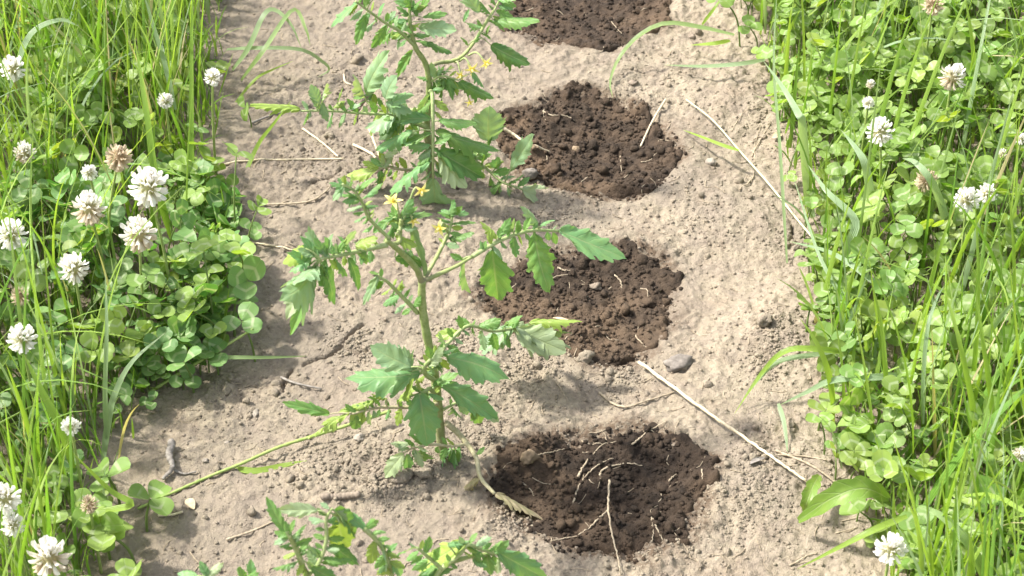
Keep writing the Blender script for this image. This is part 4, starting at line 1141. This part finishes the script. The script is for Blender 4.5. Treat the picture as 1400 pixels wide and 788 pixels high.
HB([(130, 700, .04), (180, 690, .05), (150, 670, .06), (100, 620, .09)], 9, .55, 'folded green blade low at the left')
HB([(272, 489, .02), (320, 489, .025), (370, 489, .018), (420, 487, .008)], 6, .80, 'pale level blade crossing from the clover to the soil near the crack')
HB([(236, 330, .02), (214, 250, .07), (200, 150, .12), (184, 52, .16)], 12, .35, 'broad upright bright green blade beside the largest clover head')
HB([(212, 330, .02), (209, 280, .05), (209, 220, .085), (212, 150, .12)], 9, .3, 'straight green blade standing in front of the largest clover head')
HB([(262, 280, .0), (262, 180, .05), (262, 60, .11), (264, -20, .15)], 8, .3, 'tall vertical green blade at the right edge of the upper left grass')
HB([(240, 150, .04), (226, 90, .07), (208, 30, .10), (196, -10, .12)], 8, .85, 'pale blue-green blade leaning left in the upper left grass')
HB([(14, 120, .08), (40, 50, .11), (80, 28, .12), (108, 36, .118)], 10, .84, 'silvery blade bending right at the very upper left')

ST = strand
M_CULM = plain_material('grass_culm', (.45, .47, .26), (.58, .57, .36), 250, .55)
ST([(534, 562, .010), (480, 580, .009), (430, 596, .007), (380, 612, .006), (330, 634, .005), (290, 650), (240, 672), (188, 696)], .0013, .0010, M_CSTM, 'long green stalk lying from the middle tomato to the left grass', 'cut_stalk', 'stalk', 'loose stalks', .001)
HB([(318, 640, None), (350, 644, None), (390, 636, None), (420, 630, None)], 9, .7, 'flattened green blade lying along the long cut stalk', 'fallen_blade')
ST([(205, 536, .004), (250, 508, .012), (300, 478, .02), (346, 450, .03)], .0013, .0009, M_CSTM, 'yellow-green stalk slanting across the dense left clover', 'leaning_stalk', 'stalk', 'loose stalks')
ST([(1150, 380, .0), (1128, 346, .01), (1090, 300, .02), (1050, 250, .022), (1010, 205, .02), (975, 165, .012), (938, 136, .006)], .0010, .0006, M_CULM, 'pale jointed grass culm leaning left over the soil from the right', 'grass_culm', 'stalk', 'loose stalks')
HB([(1010, 206, .02), (985, 198, .02), (960, 188, .014), (934, 178, .006)], 6, .6, 'short green blade branching off the pale jointed culm')
ST([(874, 496, .006), (950, 551, .005), (1020, 600, .004), (1062, 630, .005), (1102, 658, .006)], .0013, .0009, M_STRAW, 'long straight pale straw on bare soil right of the near patches', 'straw', 'straw', 'loose straws', .001, .0003)
ST([(1060, 616), (1100, 632), (1124, 646), (1142, 660)], .0009, .0006, M_ROOT, 'thin curved root running from the end of the long straw', 'root_fibre', 'root', 'loose roots')
ST([(1064, 622), (1098, 624), (1130, 629)], .0007, .0005, M_ROOT, 'short thin root lying level beside the end of the long straw', 'root_fibre', 'root', 'loose roots')
ST([(300, 226), (340, 220), (420, 218), (470, 217)], .0010, .0007, M_STRAW, 'level pale straw on the soil left of the far tomato plant', 'straw', 'straw', 'loose straws')
ST([(414, 176), (440, 195), (462, 214)], .0009, .0007, M_STRAW, 'short slanting straw above the level straw', 'straw', 'straw', 'loose straws')
ST([(505, 176, .012), (512, 195, .008), (519, 214, .003)], .0013, .0010, M_STRAW, 'pale stub of straw upright under the far tomato leaves', 'straw', 'straw', 'loose straws')
ST([(483, 198), (500, 206), (514, 216)], .0012, .0010, M_STRAW, 'pale straw end lying left of the far tomato foot', 'straw', 'straw', 'loose straws')
ST([(330, 331), (360, 334), (404, 343)], .0009, .0006, M_STRAW, 'thin straw sticking out of the clover toward the middle tomato', 'straw', 'straw', 'loose straws')
ST([(910, 136, .006), (892, 166, .004), (876, 200, .002)], .0009, .0008, M_STRAW, 'thin straw slanting on the right rim of the round soil patch', 'straw', 'straw', 'loose straws')
ST([(684, 173, .006), (705, 186, .004), (722, 198, .002), (752, 208, .001)], .0016, .0008, M_STRAW, 'pale straw stub poking into the round soil patch from the left', 'straw', 'straw', 'loose straws')
ST([(236, 604, .006), (231, 622, .006), (236, 640, .004), (222, 655)], .0030, .0012, M_TWIG, 'crooked grey twig on the shaded soil at lower left', 'twig', 'twig', 'twigs', .001, .0003)
ST([(238, 643), (252, 648), (268, 645)], .0010, .0005, M_TWIG, 'thin grey twig tip beside the crooked grey twig', 'twig', 'twig', 'twigs')
ST([(440, 681), (465, 679), (492, 676)], .0026, .0024, M_BARK, 'short round brown stick above the near tomato tops', 'stick', 'stick', 'twigs', -.0005)
ST([(384, 516), (404, 524), (440, 532)], .0010, .0007, M_TWIG, 'thin dark twig left of the lowest middle tomato leaves', 'twig', 'twig', 'twigs')
ST([(310, 738), (345, 726), (376, 712)], .0009, .0005, M_ROOT, 'thin root on the soil left of the near tomato tops', 'root_fibre', 'root', 'loose roots')
ST([(216, 705), (235, 704), (250, 700)], .0009, .0008, M_STRAW, 'short pale straw by the lower left clover', 'straw', 'straw', 'loose straws')
ST([(345, 168), (365, 160), (386, 154)], .0012, .0007, M_TWIG, 'dark twig on the soil above the level straw', 'twig', 'twig', 'twigs')
ST([(470, 102), (472, 112), (480, 116)], .0009, .0007, M_STRAW, 'hooked straw bit left of the far tomato crown', 'straw', 'straw', 'loose straws')
ST([(360, 280), (420, 276), (445, 262), (452, 252)], .0008, .0005, M_ROOT, 'thin root along the small ridge left of the middle tomato', 'root_fibre', 'root', 'loose roots')
ST([(820, 537), (838, 552), (858, 556), (890, 546), (924, 536)], .0009, .0006, M_ROOT, 'wavy root on dry soil left of the long straw', 'root_fibre', 'root', 'loose roots', .001, .0002)
for pts, r, lab in [
    ([(833, 656, .004), (832, 700, .006), (838, 735, .004), (846, 768, .003), (848, 788, .003)], .0011, 'longest straight pale root hanging over the near rim of the nearest patch'),
    ([(831, 697), (812, 716), (790, 732), (752, 740)], .0010, 'pale root slanting left from the longest root in the nearest patch'),
    ([(783, 691), (790, 668), (802, 650), (818, 636), (838, 626)], .0009, 'curved root in the left half of the nearest patch'),
    ([(790, 652), (797, 640), (804, 627)], .0013, 'short thick pale root stub in the nearest patch'),
    ([(820, 650), (826, 641), (852, 634), (864, 634), (878, 637)], .0010, 'kinked pale root at the top of the nearest patch'),
    ([(864, 608), (884, 592), (912, 575)], .0010, 'straight root crossing the upper rim of the nearest patch'),
    ([(794, 602), (808, 609), (828, 607), (842, 604)], .0008, 'thin root along the upper rim of the nearest patch'),
    ([(828, 604), (828, 596), (822, 588)], .0006, 'tiny root sticking up at the upper rim of the nearest patch'),
    ([(890, 704), (898, 722), (906, 738)], .0009, 'forked root low on the right of the nearest patch'),
    ([(890, 706), (893, 724), (892, 740)], .0008, 'brownish root beside the forked root in the nearest patch'),
    ([(914, 658), (920, 652), (925, 648)], .0008, 'short root fleck on the right of the nearest patch'),
    ([(960, 642), (960, 656)], .0008, 'tiny upright root fleck on the right rim of the nearest patch'),
    ([(714, 660), (724, 668), (730, 678)], .0006, 'thin root bit by the dry leaf in the nearest patch'),
    ([(735, 622), (756, 618), (780, 612)], .0007, 'thin root under the clod at the nearest patch'),
    ([(762, 366), (772, 370), (784, 370)], .0011, 'bent root under the big right leaflet at the middle patch'),
    ([(838, 374), (848, 384), (850, 394)], .0010, 'pale curved root in the centre of the middle patch'),
    ([(868, 458), (876, 468), (884, 476)], .0008, 'short root at the lower right rim of the middle patch'),
    ([(876, 395), (884, 396), (886, 406)], .0007, 'hooked root at the right of the middle patch'),
    ([(684, 402), (694, 398), (706, 388)], .0009, 'pale root bit at the left rim of the middle patch'),
    ([(742, 152), (756, 158), (770, 158), (786, 166)], .0009, 'wavy pale root at the top of the round soil patch'),
    ([(848, 214), (849, 224), (850, 236)], .0007, 'tiny straight root in the round soil patch'),
    ([(876, 222), (890, 218), (904, 200)], .0006, 'thin curved root at the right of the round soil patch'),
    ([(836, 30), (844, 40), (850, 46)], .0006, 'thin pale root in the top soil patch'),
    ([(1010, 260), (1030, 240), (1032, 200), (1040, 172)], .0008, 'dry root leaning at the foot of the upper right grass'),
    ([(1000, 180), (1012, 160), (1024, 146)], .0007, 'pale dry root lying left of the upper right grass'),
    ([(1028, 214), (1040, 190), (1054, 168)], .0010, 'pale dry stem base beside the upper right grass'),
    ([(1078, 418), (1062, 420), (1056, 440)], .0005, 'hair thin root hanging at the right edge by the pale clod'),
    ([(1080, 774), (1100, 762), (1118, 756)], .0009, 'brown root lying at the lower right edge of the soil'),
    ([(760, 522), (768, 534), (776, 548)], .0007, 'short pale root between the two nearest patches')]:
    ST(pts, r * .72, r * .35, M_ROOT, lab, 'root_fibre', 'root', 'loose roots', .0006, .00022)

def stone(px, py, wpx, seed, mat, label, name, cat, sc=(1, .8, .6), rz=0.0, sink=.25, amp=.45):
    v, t = lump(seed, ICO3, amp, 1.0)
    o = lie(px, py); s = wpx * .5 * .00055
    v = v * np.array(sc) * s
    v += .03 * s * np.random.default_rng(seed).normal(size=v.shape)
    ob = obj(name, MB().add(v, t=t).mesh(name, mat)); ob.location = o + np.array([0, 0, s * sc[2] * (1 - 2 * sink)]); ob.rotation_euler = (0, 0, rz)
    return tag(ob, label, cat, 'stones and clods on the bed')
stone(930, 497, 40, 1, M_STONE, 'flat grey stone on dry soil right of the middle patch', 'stone', 'stone', (1, .62, .4), .45, .32, .7)
stone(973, 224, 15, 2, M_PEB, 'small beige pebble on soil right of the round patch', 'pebble', 'pebble', (1, .9, .8))
stone(867, 116, 15, 3, M_BARK, 'small dark clod between the two farthest patches', 'dark_clod', 'clod')
stone(946, 52, 13, 4, M_BARK, 'small dark clod right of the top patch', 'dark_clod', 'clod')
stone(722, 627, 25, 5, M_RUST, 'large tan clod on the upper left rim of the nearest patch', 'large_clod', 'clod', (.9, .8, .8), .3, .42, .8)
stone(1044, 441, 26, 6, M_SOIL, 'large pale clod near the right edge by the clover', 'large_clod', 'clod', (1, .9, .8), .8)
stone(310, 607, 9, 7, M_PEB, 'white pebble, upper one of two on the lower left soil', 'pebble', 'pebble')
stone(281, 631, 9, 8, M_PEB, 'white pebble, lower one of two on the lower left soil', 'pebble', 'pebble')
stone(350, 566, 12, 9, M_PEB, 'flat pale pebble above the long green stalk', 'pebble', 'pebble', (.7, 1.1, .4))
stone(758, 235, 24, 10, M_DARK, 'nearly black clod in the lower left of the round patch', 'dark_clod', 'clod', (1, .9, .8))
stone(725, 240, 26, 11, M_STONE, 'grey angular clod at the left rim of the round patch', 'large_clod', 'clod', (1, .7, .7), .4)
stone(788, 205, 13, 12, M_RUST, 'ochre pebble in the middle of the round patch', 'pebble', 'pebble')
stone(731, 203, 13, 13, M_RUST, 'orange pebble at the end of the straw stub', 'pebble', 'pebble')
stone(815, 395, 18, 14, M_BARK, 'grey clod in the centre of the middle patch', 'large_clod', 'clod')
stone(800, 492, 26, 15, M_SOIL, 'grey lumpy clod on the lower rim of the middle patch', 'large_clod', 'clod', (1, .7, .6), .5)
stone(580, 650, 22, 16, M_SOIL, 'brown clod below the foot of the middle tomato', 'large_clod', 'clod')
stone(551, 655, 30, 17, M_SOIL, 'rounded brown clod left of the foot of the middle tomato', 'large_clod', 'clod', (1, .8, .6))
stone(490, 600, 14, 18, M_PEB, 'small pale clod under the lowest left tomato leaf', 'pebble', 'pebble')
def scrap(px, py, lpx, wpx, rz, mat, label, name='dead_leaf', cat='dead leaf'):
    n = 9; t = np.linspace(0, 1, n); w = np.sin(np.pi * (t * .96 + .02)) ** .7 * wpx * .00027; L = lpx * .00055
    V = np.stack([np.stack([(t - .5) * L, u * w, .0012 + .10 * L * np.sin(t * 3.1) + .4 * w * u * u + 0 * t], -1) for u in (-1, 0, 1)], 1)
    ob = obj(name, MB().add(V.reshape(-1, 3), grid_quads(n, 3)).mesh(name, mat)); ob.location = lie(px, py, .0008); ob.rotation_euler = (.15, 0, rz)
    return tag(ob, label, cat, 'dead leaf scraps')
scrap(261, 691, 20, 12, -1.0, M_DLEAF, 'small brown dead leaf below the long green stalk')
scrap(1062, 188, 18, 11, .5, M_DLEAF, 'beige dead leaf at the foot of the upper right grass')
scrap(1034, 632, 24, 6, .5, M_TWIG, 'dark bark flake just below the long straw', 'bark_flake', 'bark flake')
scrap(770, 440, 30, 4, -.4, M_DLEAF, 'dry leaf tip beside the pale low leaves of the middle tomato')

# broad toothed weed leaf at the lower right edge
def broad_leaf(pts, wpx, label):
    P = spline([gp(*p) for p in pts], 26); n = len(P); o = P[0].copy(); t = np.linspace(0, 1, n); tan = np.gradient(P, axis=0)
    saw = (t * 4.6) % 1; W = wpx * .00055 * np.sin(np.pi * (t * .9 + .06)) ** .7 * (.72 + .28 * np.where(saw < .75, saw / .75, (1 - saw) / .25))
    V, A_ = [], []
    for i in range(n):
        s = norm(np.cross(norm(tan[i]), [-.1, -.5, .85])); nn = np.cross(s, norm(tan[i]))
        for u in (-1, -.5, 0, .5, 1):
            V.append(P[i] + s * W[i] * u * .5 + nn * W[i] * (.22 * abs(u) + .05 * math.sin(9 * t[i] + 2 * u))); A_.append((u, t[i], 0))
    ob = obj('weed_leaf', MB().add(np.array(V) - o, grid_quads(n, 5), a=A_).mesh('weed_leaf', M_TOM), color=(.15, .25, .04)); ob.location = o
    return tag(ob, label, 'weed leaf')
broad_leaf([(1215, 682, .03), (1180, 668, .045), (1140, 680, .04), (1092, 712, .012)], 32, 'broad toothed yellow-green leaf reaching onto the soil at lower right')
broad_leaf([(1120, 650, .01), (1112, 664, .02), (1104, 684, .018), (1100, 700, .008)], 20, 'small bluish leaf tucked beside the broad toothed leaf')
